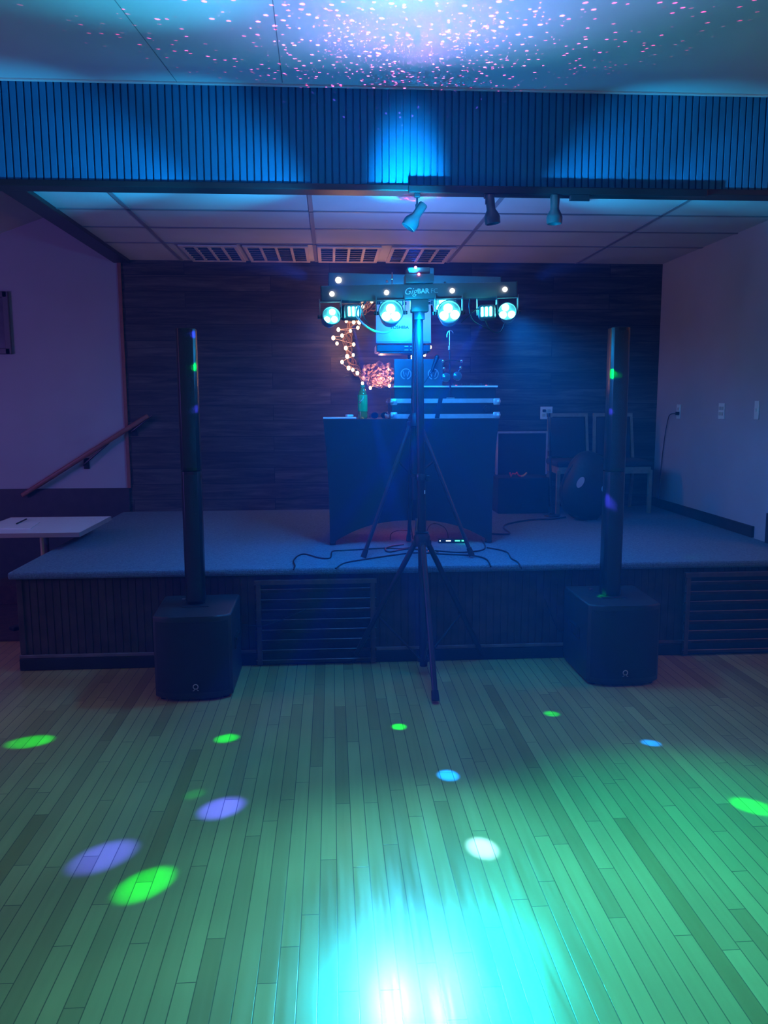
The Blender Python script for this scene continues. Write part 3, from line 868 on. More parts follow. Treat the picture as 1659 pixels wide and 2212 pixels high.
# small beams of the two derby lamps: patches on floor, stage and speakers
GP, BP, VP = (.0, 1, .02), (.0, .09, 1), (.03, .04, 1)
DL, DR = P(757, 678, Y=BAR_Y-.12), P(1053, 678, Y=BAR_Y-.12)
def patch(src, tgt, e, col, ang, bl=.85): spot_px('derby_beam', src, tgt, e*1.7, col, ang*1.15, bl, .006)
for px, py, src, e_, col, ang in (
        (66, 1602, DR, 900, GP, 2.6), (490, 1595, DR, 700, GP, 2.2), (862, 1570, DL, 650, GP, 2.0),
        (1192, 1542, DL, 420, GP, 1.8), (1625, 1742, DL, 1500, GP, 2.4), (315, 1910, DR, 1500, GP, 2.8),
        (480, 1745, DR, 3200, VP, 3.2), (968, 1675, DL, 5000, BP, 2.2), (1042, 1832, DL, 4600, (.10, .34, 1), 2.4),
        (1406, 1605, DL, 3500, BP, 1.6), (226, 1850, DR, 2800, VP, 3.2), (420, 1716, DR, 120, GP, 1.6),
        (1500, 1202, DL, 500, GP, 2.0)):
    z_ = HS if py < 1240 else 0
    patch(src, P(px, py, z=z_), e_, col, ang)
for px, py, src, e_, col, ang in ((425, 792, DR, 1300, GP, 1.5), (424, 722, DR, 1300, VP, 1.5), (429, 882, DR, 900, (.05, .05, 1), 1.5),
                                  (1314, 806, DL, 1500, GP, 1.9), (1310, 886, DL, 900, (.05, .05, 1), 1.3), (1309, 1080, DL, 2200, (.05, .05, 1), 2.2), (1300, 1285, DL, 700, GP, 1.6)):
    patch(src, P(px, py, Y=(pL.y+.02 if px < 900 else pR.y+.02)), e_, col, ang)
# diffracted red laser dots
def gobo(name, src, tgt, e, ang, scale, thr, sq=(1, 1)):
    o = spot_px(name, src, tgt, e*1.8, (1, .06, .42), ang, 1.0, 0)
    l = o.data; l.use_nodes = True; nt = l.node_tree; L = nt.links
    em = nt.nodes['Emission']
    tc = nt.nodes.new('ShaderNodeTexCoord')
    sp = nt.nodes.new('ShaderNodeSeparateXYZ'); L.new(tc.outputs['Normal'], sp.inputs[0])
    cb = nt.nodes.new('ShaderNodeCombineXYZ')
    for i_ in (0, 1):
        dv = nt.nodes.new('ShaderNodeMath'); dv.operation = 'DIVIDE'
        L.new(sp.outputs[i_], dv.inputs[0]); L.new(sp.outputs[2], dv.inputs[1])
        mu = nt.nodes.new('ShaderNodeMath'); mu.operation = 'MULTIPLY'; mu.inputs[1].default_value = sq[i_]
        L.new(dv.outputs[0], mu.inputs[0]); L.new(mu.outputs[0], cb.inputs[i_])
    vo = nt.nodes.new('ShaderNodeTexVoronoi'); vo.inputs['Scale'].default_value = scale
    vo.inputs['Randomness'].default_value = .55
    L.new(cb.outputs[0], vo.inputs['Vector'])
    # every dot has its own brightness
    sc_ = nt.nodes.new('ShaderNodeSeparateColor'); L.new(vo.outputs['Color'], sc_.inputs[0])
    mr = nt.nodes.new('ShaderNodeMapRange'); mr.inputs[1].default_value = thr; mr.inputs[2].default_value = thr*.35
    mr.inputs[3].default_value = 0; mr.inputs[4].default_value = 1; L.new(vo.outputs['Distance'], mr.inputs[0])
    pw_ = nt.nodes.new('ShaderNodeMath'); pw_.operation = 'POWER'; pw_.inputs[1].default_value = 1.6
    L.new(sc_.outputs[0], pw_.inputs[0])
    m2 = nt.nodes.new('ShaderNodeMath'); m2.operation = 'MULTIPLY'
    L.new(mr.outputs[0], m2.inputs[0]); L.new(pw_.outputs[0], m2.inputs[1])
    L.new(m2.outputs[0], em.inputs['Strength'])
gobo('laser_beams', P(898, 572, Y=BAR_Y-.09), P(900, 20, z=ZT), 3600, 120, 25, .20, (.7, 1))
gobo('laser_beams', P(898, 572, Y=BAR_Y-.09), P(880, 60, z=ZT), 3400, 80, 30, .19)
gobo('laser_beams', P(906, 592, Y=BAR2_Y-.09), P(905, 418, z=ZC), 1500, 50, 30, .22)
spot_px('laser_glow', P(898, 572, Y=BAR_Y-.09), P(880, 60, z=ZT), 26, (1, .16, .5), 58, 1.0, .02)

# ------------------------------------------------------------------ covered table
TFY = 5.55
TTZ = P(890, 905, Y=TFY).z
tx0, tx1 = P(698, 905, Y=TFY).x, P(1078, 905, Y=TFY).x
bx0, bx1 = P(712, 1176, Y=TFY).x, P(1062, 1174, Y=TFY).x
TD = .62
tb = thing('covered_table', 'folding table in a black stretch cover with arched hem on the stage', 'table', ((tx0+tx1)/2, TFY+TD/2, HS))
HT = TTZ-HS
hw, hb = (tx1-tx0)/2, (bx1-bx0)/2
b = NB()
def panel(b, A, B, A2, B2, arch, n1=28, n2=16, inw=Vector((0, 0, 0))):
    """A,B top corners; A2,B2 bottom corners; arched hem"""
    g_ = []
    for i in range(n1+1):
        t = i/n1; top = A.lerp(B, t); bot = A2.lerp(B2, t)
        e_ = max(0, 1-abs(2*t-1)**2.4)
        bot = bot+Vector((0, 0, arch*e_))
        row = []
        for k in range(n2+1):
            u = k/n2; p_ = top.lerp(bot, u)
            p_ = p_+inw*(math.sin(PI*u)*.012+.02*e_*u)
            # side edges drawn in at mid height
            side = (t-.5)*2; p_ = p_-(B-A).normalized()*(side*abs(side)**3*.012*math.sin(PI*u))
            row.append(b.verts.new(p_))
        g_.append(row)
    for i in range(n1):
        for k in range(n2): b.faces.new((g_[i][k], g_[i+1][k], g_[i+1][k+1], g_[i][k+1]))
T_ = [Vector((-hw, -TD/2, HT)), Vector((hw, -TD/2, HT)), Vector((hw, TD/2, HT)), Vector((-hw, TD/2, HT))]
B_ = [Vector((-hb, -TD/2+.01, .004)), Vector((hb, -TD/2+.01, .004)), Vector((hb, TD/2-.02, .004)), Vector((-hb, TD/2-.02, .004))]
inws = [Vector((0, 1, 0)), Vector((-1, 0, 0)), Vector((0, -1, 0)), Vector((1, 0, 0))]
for i in range(4): panel(b, T_[i], T_[(i+1) % 4], B_[i], B_[(i+1) % 4], (.165, .12, .165, .12)[i], inw=inws[i])
b.faces.new([b.verts.new(v) for v in T_])
bmesh.ops.remove_doubles(b, verts=b.verts[:], dist=.0005)
obj('stretch_cover', b, CLOTH, tb, True)
b = NB(); box(b, (0, 0, HT-.022), (2*hw-.02, TD-.02, .036), None, .006); obj('tabletop', b, mat('grey_plastic_top', (.3, .3, .3), .6), tb)
for i in range(4):
    c_ = B_[i]; ins = Vector((-.03 if c_.x > 0 else .03, -.03 if c_.y > 0 else .03, 0))
    b = NB(); cyl(b, c_+ins+Vector((0, 0, -.002)), Vector((T_[i].x, T_[i].y, HT-.045))+ins*2, .0135); obj('leg', b, BLACKM, tb, True)
for i in range(4):
    b = NB(); c_ = B_[i]; ins = Vector((-.018 if c_.x > 0 else .018, -.018 if c_.y > 0 else .018, .0))
    box(b, c_+ins+Vector((0, 0, .010)), (.04, .04, .02), None, .006); obj('foot_pocket', b, CLOTH, tb)

TZ = TTZ+.0005
# road case with mixer gear
cx0, cx1 = P(845, 885, Y=5.62).x, P(1080, 885, Y=5.62).x
ch = P(960, 861, Y=5.62).z-TZ
cw = cx1-cx0
rc = thing('road_case', 'black road case with aluminium edges and metal corners on the covered table', 'case', ((cx0+cx1)/2, 5.83, TZ))
b = NB(); box(b, (0, 0, ch/2), (cw-.012, .38, ch-.004), None, .003); obj('body', b, mat('black_laminate', (.018, .018, .02), .4), rc)
for z0_ in (0.0, ch-.031):
    b = NB()
    for (c_, s_) in (((0, -.1915, z0_+.0155), (cw-.02, .004, .031)), ((0, .1915, z0_+.0155), (cw-.02, .004, .031)), ((-cw/2+.004, 0, z0_+.0155), (.008, .38, .031)), ((cw/2-.004, 0, z0_+.0155), (.008, .38, .031))):
        box(b, c_, s_, None, .001)
    obj('edge_trim', b, ALU, rc)
for sx in (-1, 1):
    for sy in (-1, 1):
        for zc_ in (.022, ch-.022):
            b = NB(); box(b, (sx*(cw/2-.020), sy*.188, zc_), (.05, .016, .046), None, .007); ball(b, (sx*(cw/2-.006), sy*.191, zc_), .016, seg=12, rings=6)
            obj('corner', b, ALU, rc, True)
for sx in (-.36, .36):
    b = NB(); cyl(b, (sx*cw*1.06, -.192, ch/2), (sx*cw*1.06, -.202, ch/2), .024, seg=20); cyl(b, (sx*cw*1.06, -.202, ch/2), (sx*cw*1.06, -.206, ch/2), .009, seg=12); obj('latch', b, mat('dark_latch', (.06, .06, .065), .3, .6), rc, True)
b = NB(); k = (P(945, 883, Y=5.6)-rc.location)
bb = [(k.x+.012, ch+.004), (k.x+.042, ch+.004), (k.x+.018, .002), (k.x-.014, .002)]
vv = [b.verts.new((x_, -.1965, z_)) for x_, z_ in bb]; vv2 = [b.verts.new((x_, -.1945, z_)) for x_, z_ in bb]
b.faces.new(vv); b.faces.new(vv2[::-1])
for i in range(4): b.faces.new((vv[i], vv[(i+1) % 4], vv2[(i+1) % 4], vv2[i]))
obj('dark_band', b, CABLE, rc)  # slanted dark band across the case front
# mixing console in the open case
gh = P(960, 834, Y=5.66).z-(TZ+ch)
mc = thing('dj_mixer', 'black mixing console with bright upper edge inside the open road case', 'mixer', ((cx0+cx1)/2+.004, 5.84, TZ+ch+.0005))
mw = P(1073, 840, Y=5.66).x-P(852, 840, Y=5.66).x
b = NB(); box(b, (0, 0, gh/2-.004), (mw, .34, gh-.008), None, .004); obj('body', b, BLACKP, mc)
b = NB(); box(b, (0, -.012, gh-.004), (mw+.012, .36, .012), None, .0015); obj('top_plate', b, mat('satin_metal_plate', (.85, .87, .9), .4, .2), mc)
for i in range(14):
    b = NB(); x_ = mw*(.08+.03*i); y_ = -.13+.05*(i % 3)
    cyl(b, (x_, y_, gh+.001), (x_, y_, gh+.018), .008, .006, seg=10); obj('knob', b, BLACKP, mc, True)
for x_, m_ in ((mw*.105, REDI), (mw*.40, REDI)):
    b = NB(); box(b, (x_, -.17, gh+.004), (.014, .008, .007), None, .002); obj('indicator', b, m_, mc)
b = NB()
for sx in (-1, 1): pass
b.free()
# front panel with two emblems
pe0, pe1 = P(851, 834, Y=5.78), P(956, 776, Y=5.78)
dp = thing('display_panel', 'dark panel with two pale ring emblems standing on the mixer', 'panel', ((pe0.x+pe1.x)/2, 5.78, pe0.z+.001))
pw, ph = pe1.x-pe0.x, pe1.z-pe0.z
b = NB(); box(b, (0, 0, ph/2), (pw, .014, ph), None, .004); obj('panel', b, mat('slate_panel', (.06, .065, .075), .4), dp)
EMB = mat('pale_emblem_print', (.3, .33, .36), .5)
for px in (877, 936):
    k = P(px, 808, Y=5.77)-dp.location
    b = NB(); tube(b, [(k.x+.036*math.cos(a_*PI/12), -.0085, k.z+.036*math.sin(a_*PI/12)) for a_ in range(-5, 18)], .0042, 6)
    obj('emblem_ring', b, EMB, dp, True)
    b = NB(); tube(b, [(k.x-.020, -.0085, k.z+.020), (k.x-.012, -.0085, k.z-.018), (k.x, -.0085, k.z+.010), (k.x+.010, -.0085, k.z-.018), (k.x+.022, -.0085, k.z+.020)], .004, 6)
    obj('emblem_mark', b, EMB, dp, True)
# laptop on a raised stand, lid towards the hall
l0, l1 = P(812, 742, Y=5.80), P(931, 742, Y=5.80)
lc = P(872, 742, Y=5.80)
standz = P(872, 761, Y=5.80).z
ls = thing('laptop_stand', 'black raised laptop stand behind the mixer on the covered table', 'stand', (lc.x, 5.93, TZ))
lw = l1.x-l0.x
b = NB(); box(b, (0, 0, standz-TZ-.003), (lw*.86, .26, .010), None, .003); obj('tray', b, BLACKM, ls)
b = NB(); cyl(b, (.075, .165, 0.01), (.075, .165, standz-TZ-.14), .013); cyl(b, (.075, .165, standz-TZ-.14), (.06, .09, standz-TZ-.008), .013); obj('post', b, BLACKM, ls, True)
b = NB(); box(b, (.075, .165, .005), (.24, .08, .01), None, .003); obj('base', b, BLACKM, ls)
lp = thing('laptop', 'open laptop with silver lid facing the hall behind the light bar', 'laptop', (lc.x, 5.93, standz+.003))
lz = lc.z-standz
b = NB(); box(b, (0, 0, lz*.42), (lw*.985, .26, lz*.84), None, .006); obj('base', b, BLACKP, lp)
for row in (.75, .25):
    for i in range(3):
        b = NB(); box(b, (lw*(.05+.10*i), -.131, lz*(row*.84)), (lw*.07, .004, .004), None, .001); obj('vent_slot', b, ALU, lp)
lh = P(872, 650, Y=5.82).z-lc.z
b = NB(); box(b, (0, 0, lh/2), (lw, .009, lh), None, .004); 
bmesh.ops.rotate(b, cent=(0, 0, 0), matrix=Matrix.Rotation(-.10, 3, 'X'), verts=b.verts[:])
bmesh.ops.translate(b, vec=(0, -.128, lz), verts=b.verts[:]); obj('lid', b, mat('silver_lid', (.55, .56, .58), .35, .25), lp, True)
b = NB(); box(b, (-.005, -.1345, lz+.004), (lw*.96, .010, .016), None, .004); obj('hinge_strip', b, mat('dull_silver', (.3, .31, .33), .4, .3), lp, True)
tz_ = P(866, 707, Y=5.79).z-lp.location.z
text('lettering', 'TOSHIBA', .033, Matrix.Translation((P(863, 707, Y=5.79).x-lp.location.x, -.134-(tz_-lz)*-.1-.0055, tz_)) @ Matrix.Rotation(-.10, 4, 'X') @ FACE, mat('dark_print', (.02, .02, .03), .5), lp, bold=.0006)

# thin stand with headphones
hs_ = P(975, 860, Y=5.60)
hst = thing('headphone_stand', 'thin telescopic rod stand on the front edge of the road case', 'stand', (hs_.x, 5.645, TZ+ch+.0005))
top = P(971, 714, Y=5.645)-hst.location; mid_ = P(971, 752, Y=5.645)-hst.location
b = NB(); box(b, (0, 0, .004), (.06, .012, .008), None, .002); obj('base', b, CHROME, hst)
b = NB(); cyl(b, (0, 0, .006), mid_, .0055, seg=12); obj('lower_rod', b, BLACKM, hst, True)
b = NB(); cyl(b, mid_, top, .0035, seg=12); obj('upper_rod', b, CHROME, hst, True)
b = NB(); cyl(b, mid_+Vector((-.003, 0, -.012)), mid_+Vector((-.003, 0, .014)), .008, seg=12); obj('clamp', b, CHROME, hst, True)
b = NB(); tube(b, spline([top+Vector((-.018, 0, -.045)), top+Vector((-.015, 0, -.02)), top, top+Vector((.016, 0, -.004)), top+Vector((.026, 0, -.018))]), .0035); obj('hook', b, CHROME, hst, True)
hc = P(975, 782, Y=5.62)
hp = thing('headphones', 'black and chrome headphones hanging on the thin rod stand', 'headphones', hc)
b = NB(); tube(b, spline([P(958, 812, Y=5.62)-hc, P(957, 797, Y=5.62)-hc, P(959, 783, Y=5.62)-hc, P(968, 779, Y=5.62)-hc, P(985, 779, Y=5.62)-hc, P(996, 782, Y=5.62)-hc, P(995, 796, Y=5.62)-hc, P(986, 808, Y=5.62)-hc]), .005); obj('headband', b, BLACKM, hp, True)
for (px, py) in ((957, 780), (959, 796), (997, 780), (995, 794)):
    b = NB(); ball(b, P(px, py, Y=5.613)-hc, .011, seg=12); obj('hinge', b, CHROME, hp, True)
for (px, py, an) in ((963, 815, -.4), (988, 812, .6)):
    b = NB(); lathe(b, [(.008, -.02), (.028, -.016), (.033, 0), (.030, .014), (.012, .02)], P(px, py, Y=5.61)-hc, 20, Matrix.Rotation(an, 3, 'Y') @ Matrix.Rotation(PI/2, 3, 'X')); obj('ear_cup', b, mat('glossy_grey_cup', (.10, .10, .11), .15, .3), hp, True)
# microphone leaning in front of the panel
mcx = P(937, 790, Y=5.70)
mk = thing('microphone', 'black microphone on a thin wire arm in front of the emblem panel', 'microphone', mcx)
b = NB(); a_, b2 = P(944, 772, Y=5.70)-mcx, P(932, 804, Y=5.70)-mcx
cyl(b, a_, b2, .017, .011, seg=16); obj('handle', b, BLACKM, mk, True)
b = NB(); ball(b, a_, .019, seg=12); obj('grille_head', b, BLACKM, mk, True)
b = NB(); tube(b, spline([b2, P(920, 822, Y=5.70)-mcx, P(908, 838, Y=5.69)-mcx]), .003); obj('wire', b, CABLE, mk, True)

# small things on the table
def fl(x, y, Y): return P(x, y, Y=Y)
k = fl(784, 903, 5.62)
bo = thing('soda_bottle', 'plastic soda bottle with a green label on the covered table', 'bottle', (k.x, 5.66, TZ))
s_ = 5.62/F_PX
Rb = 10.5*s_; Hb = (904-832)*s_
PET = mat('yellow_green_drink', (.35, .42, .06), .12, trans=.6)
b = NB(); lathe(b, [(Rb*.8, 0), (Rb*.98, .008), (Rb, .02), (Rb*.96, Hb*.2), (Rb, Hb*.32), (Rb, Hb*.66), (Rb*.93, Hb*.74), (Rb*.6, Hb*.86), (Rb*.42, Hb*.9), (Rb*.42, Hb*.94)], (0, 0, .0), 28); obj('bottle_body', b, PET, bo, True)
b = NB(); lathe(b, [(Rb*1.01, Hb*.22), (Rb*1.02, Hb*.225), (Rb*1.02, Hb*.70), (Rb*1.01, Hb*.705)], (0, 0, 0), 28); lab_ = obj('bottle_label', b, mat('green_label', (.02, .42, .10), .35), bo, True)
b = NB(); zc_ = Hb*.5
tube(b, [(-Rb*.7, -Rb*.78, zc_-.005), (-.008, -Rb*1.03, zc_+.012), (.005, -Rb*1.04, zc_+.028)], .0022, 6); obj('label_mark', b, mat('white_print', (.8, .8, .8), .5), lab_, True)
b = NB(); tube(b, [(-Rb*.72, -Rb*.76, zc_+.006), (-Rb*.6, -Rb*.86, zc_-.008), (-Rb*.3, -Rb*1.0, zc_)], .002, 6); obj('label_mark', b, mat('red_print', (.6, .03, .03), .5), lab_, True)
b = NB(); cyl(b, (0, 0, Hb*.935), (0, 0, Hb), Rb*.5, seg=20); obj('bottle_cap', b, mat('green_cap', (.03, .25, .08), .4), bo, True)
a_, c_ = fl(698, 905, 5.62), fl(770, 903, 5.62)
b = NB(); box(b, ((a_.x+c_.x)/2, 5.70, TZ+.006), (c_.x-a_.x, .15, .011), (0, 0, 0), .003)
tag(obj('tablet', b, mat('pale_plastic', (.6, .62, .66), .3)), 'flat pale tablet at the left end of the covered table', 'tablet')
k = fl(755, 898, 5.66)
b = NB(); box(b, (k.x, 5.70, TZ+.0125+.009), (.048, .05, .017), (0, 0, .3), .005)
tag(obj('folded_paper', b, mat('white_paper', (.75, .75, .78), .6)), 'small crumpled pale paper lying on the flat tablet', 'paper')
k = fl(820, 899, 5.62)
sg = thing('sunglasses', 'dark glasses with reddish glints between the bottle and road case', 'glasses', (k.x, 5.62, TZ))
for s2 in (-1, 1):
    b = NB(); lathe(b, [(.001, -.002), (.024, -.002), (.026, 0), (.024, .003), (.001, .004)], (s2*.034, 0, .024), 20, Matrix.Rotation(PI/2, 3, 'X') @ Matrix.Scale(.85, 3, Vector((0, 1, 0)))); obj('lens', b, mat('dark_lens', (.01, .01, .012), .08), sg, True)
    b = NB(); tube(b, spline([(s2*.062, .0, .03), (s2*.068, .05, .024), (s2*.06, .11, .006)]), .0028); obj('temple_arm', b, BLACKP, sg, True)
b = NB(); tube(b, spline([(-.01, 0, .028), (0, -.003, .032), (.01, 0, .028)]), .003); obj('bridge', b, BLACKP, sg, True)
k = fl(837, 899, 5.56)
b = NB(); ball(b, (k.x, 5.60, TZ+.0165), .016, (1, 1, 1)); cyl(b, (k.x-.004, 5.60, TZ+.02), (k.x-.016, 5.60, TZ+.032), .007, seg=12)
tag(obj('microphone_ball', b, mat('orange_red_foam', (.75, .16, .12), .6), None, True), 'small orange red ball at the left foot of the road case', 'ball')

# ------------------------------------------------------------------ lit wreath on the back wall
WY = YB-.10
wc = P(832, 742, Y=WY)
wr = thing('lit_wreath', 'twig wreath with warm string lights and a sheer bow on back wall', 'wreath', (wc.x, YB-.02, wc.z))
wr.location = wc
sW = WY/F_PX
TWIG = mat('brown_twigs', (.12, .07, .045), .8)
R0 = .345
for k in range(9):
    rng = random.Random(k); b = NB(); pts = []
    ph0 = rng.random()*6; f1 = rng.choice((5, 7, 9)); am = .02+.03*rng.random()
    for i in range(73):
        t = 2*PI*i/72
        r_ = R0+am*math.sin(f1*t+ph0)+.012*math.sin(17*t+k)
        pts.append((r_*math.cos(t)*1.0, .012*math.sin(4*t+k)+.02*math.cos(f1*t+ph0), r_*1.05*math.sin(t)))
    tube(b, pts, .004+.003*rng.random(), 5, False); obj('twig', b, TWIG, wr, True)
b = NB(); rng = random.Random(5)
for i in range(150):
    t = rng.uniform(.48*PI, 1.55*PI) if i < 110 else rng.uniform(-.4, .6)
    r_ = R0+rng.gauss(0, .035); p_ = Vector((r_*math.cos(t), rng.uniform(-.03, .03), r_*1.05*math.sin(t)))
    d_ = Vector((rng.gauss(0, 1), rng.gauss(0, .5), rng.gauss(0, 1))).normalized()*rng.uniform(.03, .07)
    tube(b, [p_, p_+d_*.5+Vector((0, -.006, 0)), p_+d_], [.0022, .0018, .001], 4, False)
o = obj('sprigs', b, mat('dark_green_sprig', (.03, .07, .045), .7), wr, True); o['kind'] = 'stuff'
bulbs = [(762, 650), (775, 650), (783, 648), (784, 662), (770, 683), (748, 694), (764, 696), (776, 696), (773, 708), (731, 712), (757, 715), (739, 725), (720, 730), (764, 744), (747, 752), (763, 767), (739, 782), (753, 795), (762, 799), (772, 806), (783, 828), (841, 798), (842, 816), (841, 833), (815, 833), (917, 767), (929, 750), (888, 772), (803, 651), (883, 651), (800, 838), (860, 846), (750, 770), (728, 742)]
for i, (px, py) in enumerate(bulbs):
    k = P(px, py, Y=WY-.045)-wc
    big = (i*7 % 5)/5
    b = NB(); ball(b, k, .012+.005*big, (1, 1, 1.25), 12, 8); obj('bulb', b, BULB, wr, True)
b = NB(); pts = [P(px, py, Y=WY-.035)-wc for px, py in sorted(bulbs[:21], key=lambda q__: q__[1])]
tube(b, spline(pts, 6), .0022, 5); obj('wire', b, mat('light_string_wire', (.35, .28, .25), .5), wr, True)
# bow
SHEER = mat('sheer_peach_ribbon', (.70, .45, .38), .5, trans=.25)
def loop_(cx_, cy_, rx_, rz_, ang, seed, w_=.05):
    rng = random.Random(seed); b = NB(); rows_ = []
    c_ = P(cx_, cy_, Y=WY-.07)-wc
    n_ = 34
    for i in range(n_+1):
        t = 2*PI*i/n_
        x_ = rx_*math.cos(t); z_ = rz_*math.sin(t)*(1+.10*math.sin(5*t+seed))
        X_ = x_*math.cos(ang)-z_*math.sin(ang); Z_ = x_*math.sin(ang)+z_*math.cos(ang)
        y_ = .012*math.sin(6*t+seed)
        rows_.append([b.verts.new(c_+Vector((X_*(1-.28*j), y_-w_*(.5-j/3)+.008*math.sin(9*t+j*2), Z_*(1-.28*j)))) for j in range(4)])
    for i in range(n_):
        for j in range(3): b.faces.new((rows_[i][j], rows_[i+1][j], rows_[i+1][j+1], rows_[i][j+1]))
    bmesh.ops.remove_doubles(b, verts=b.verts[:], dist=.0005)
    return b
for i, (cx_, cy_, rx_, rz_, dep) in enumerate(((816, 810, .150, .118, 0), (800, 808, .085, .095, .03), (834, 806, .085, .090, .035), (820, 826, .10, .05, .045))):
    rng = random.Random(20+i); b = NB(); c_ = P(cx_, cy_, Y=WY-.04-dep)-wc
    na, nr_ = 60, 9; lob = rng.choice((5, 6, 7)); ph_ = rng.random()*6; grid_ = []
    for a_ in range(na):
        t = 2*PI*a_/na; rr_ = 1+.13*math.sin(lob*t+ph_)+.05*math.sin(11*t+ph_)
        grid_.append([b.verts.new(c_+Vector((rx_*rr_*math.cos(t)*(q__+.5)/nr_, -.035*(q__/nr_)*math.sin(lob*2*t+ph_)+.02*math.cos(5*q__/nr_*PI), rz_*rr_*math.sin(t)*(q__+.5)/nr_))) for q__ in range(nr_)])
    for a_ in range(na):
        for q__ in range(nr_-1): b.faces.new((grid_[a_][q__], grid_[(a_+1) % na][q__], grid_[(a_+1) % na][q__+1], grid_[a_][q__+1]))
    b.faces.new([g__[0] for g__ in grid_])
    obj('ribbon_ruffle', b, SHEER, wr, True)
for (px, py, e_) in ((750, 700, 3.2), (742, 775, 3.0), (822, 822, 4.5), (775, 655, 1.6), (925, 758, 1.2)):
    light('POINT', 'warm_point_glow', P(px, py, Y=WY-.17), e_*.75, (1, .42, .30), size=.03)  # light of the wreath's string bulbs

# ------------------------------------------------------------------ chairs
def chair(loc, rz, label):
    g = thing('chair', label, 'chair', loc, rz, 'chairs at the right end of the stage')
    w, d, sh, bh = .415, .43, .44, .885
    for s_ in (-1, 1):
        b = NB(); box(b, (s_*(w/2-.018), -d/2+.02, (sh-.05)/2+.001), (.034, .034, sh-.05), None, .004); obj('leg', b, OAK, g)
        b = NB()
        tube(b, [(s_*(w/2-.02), d/2+.03, .002), (s_*(w/2-.02), d/2-.01, sh*.6), (s_*(w/2-.02), d/2-.01, sh), (s_*(w/2-.02-.012), d/2+.05, bh-.012)], .0175, 4)
        obj('back_post', b, OAK, g)
    b = NB()
    for (c_, s2) in (((0, -d/2+.02, sh-.05), (w-.03, .022, .06)), ((-w/2+.018, 0, sh-.05), (.02, d-.05, .06)), ((w/2-.018, 0, sh-.05), (.02, d-.05, .06)), ((0, d/2-.03, sh-.05), (w-.05, .022, .06))):
        box(b, c_, s2, None, .003)
    obj('apron', b, OAK, g)
    b = NB(); box(b, (0, -.005, sh+.008), (w+.005, d, .055), None, .02, seg=3); obj('seat', b, FABRIC, g, True)
    b = NB(); box(b, (0, d/2+.049, bh-.012), (w-.035, .026, .034), None, .004); obj('top_rail', b, OAK, g)
    b = NB(); box(b, (0, d/2+.022, (sh+.04+bh-.03)/2), (w-.09, .035, bh-sh-.075), (math.radians(-7.5), 0, 0), .01)
    bmesh.ops.translate(b, vec=(0, 0, 0), verts=b.verts[:])
    o_ = obj('backrest', b, FABRIC, g, True)
    return g
# box() rotates about the world origin before it is moved, so the back panel stays in place
c1 = P(1251, 1012, Y=7.0); c2_ = P(1357, 1014, Y=6.98)
chair((c1.x-.001, 7.16, HS), -.03, 'wooden framed chair with dark seat behind the round black bag')
chair((c2_.x-.0, 7.15, HS), .02, 'wooden framed chair with dark seat in right corner behind right column')

# open equipment case with framed lid
ex0, ex1 = P(1072, 1100, Y=7.1).x, P(1181, 1100, Y=7.1).x
ez = P(1130, 1031, Y=7.08).z-HS
ec = thing('equipment_case', 'black equipment case with raised silver framed lid between table and chairs', 'case', ((ex0+ex1)/2, 7.2, HS))
ew = ex1-ex0
b = NB(); box(b, (0, .02, ez/2), (ew, .36, ez), None, .008); obj('body', b, mat('black_case_cloth', (.014, .014, .016), .7, bump=.2), ec)
lt = P(1130, 934, Y=7.38).z-HS
lx0, lx1 = P(1074, 980, Y=7.36).x-ec.location.x, P(1181, 980, Y=7.36).x-ec.location.x
b = NB(); bx(b, lx0, lx1, .165, .20, ez-.02, lt); obj('lid', b, MATS['black_case_cloth'], ec)
b = NB()
bx(b, lx0-.006, lx1+.006, .158, .205, lt-.008, lt+.010, .002); bx(b, lx0-.008, lx0+.008, .158, .205, ez, lt, .002); bx(b, lx1-.008, lx1+.008, .158, .205, ez, lt, .002)
obj('lid_frame', b, ALU, ec)
b = NB(); box(b, (.04, -.166, ez*.25), (.12, .012, .03), None, .004); obj('handle', b, BLACKM, ec)
k = P(1113, 1024, Y=7.09)
b = NB(); tube(b, [P(px, py, Y=7.09) for px, py in ((1101, 1020), (1104, 1028), (1107, 1022), (1114, 1023), (1116, 1019), (1120, 1026), (1125, 1028))], .008, 6)
zmin = min(v.co.z for v in b.verts); bmesh.ops.translate(b, vec=(0, 0, HS+ez+.001-zmin), verts=b.verts[:])
tag(obj('red_ribbon', b, mat('red_ribbon_cloth', (.85, .05, .08), .6, emit=(1, .02, .06), estr=.0), None, True), 'small zigzag red ribbon on top of the black equipment case', 'ribbon')
b = NB(); tube(b, spline([P(px, py, Y=7.08) for px, py in ((1126, 1029), (1132, 1027), (1138, 1021))]), .009, 6)
zmin = min(v.co.z for v in b.verts); bmesh.ops.translate(b, vec=(0, 0, HS+ez+.001-zmin), verts=b.verts[:])
tag(obj('orange_clip', b, mat('orange_plastic', (.75, .3, .12), .5), None, True), 'small orange clip beside the red ribbon on equipment case', 'clip')
light('POINT', 'warm_point_glow', P(1118, 985, Y=7.0), .05, (1, .3, .25), size=.02)  # weak warm point before the case lid, no string lights there

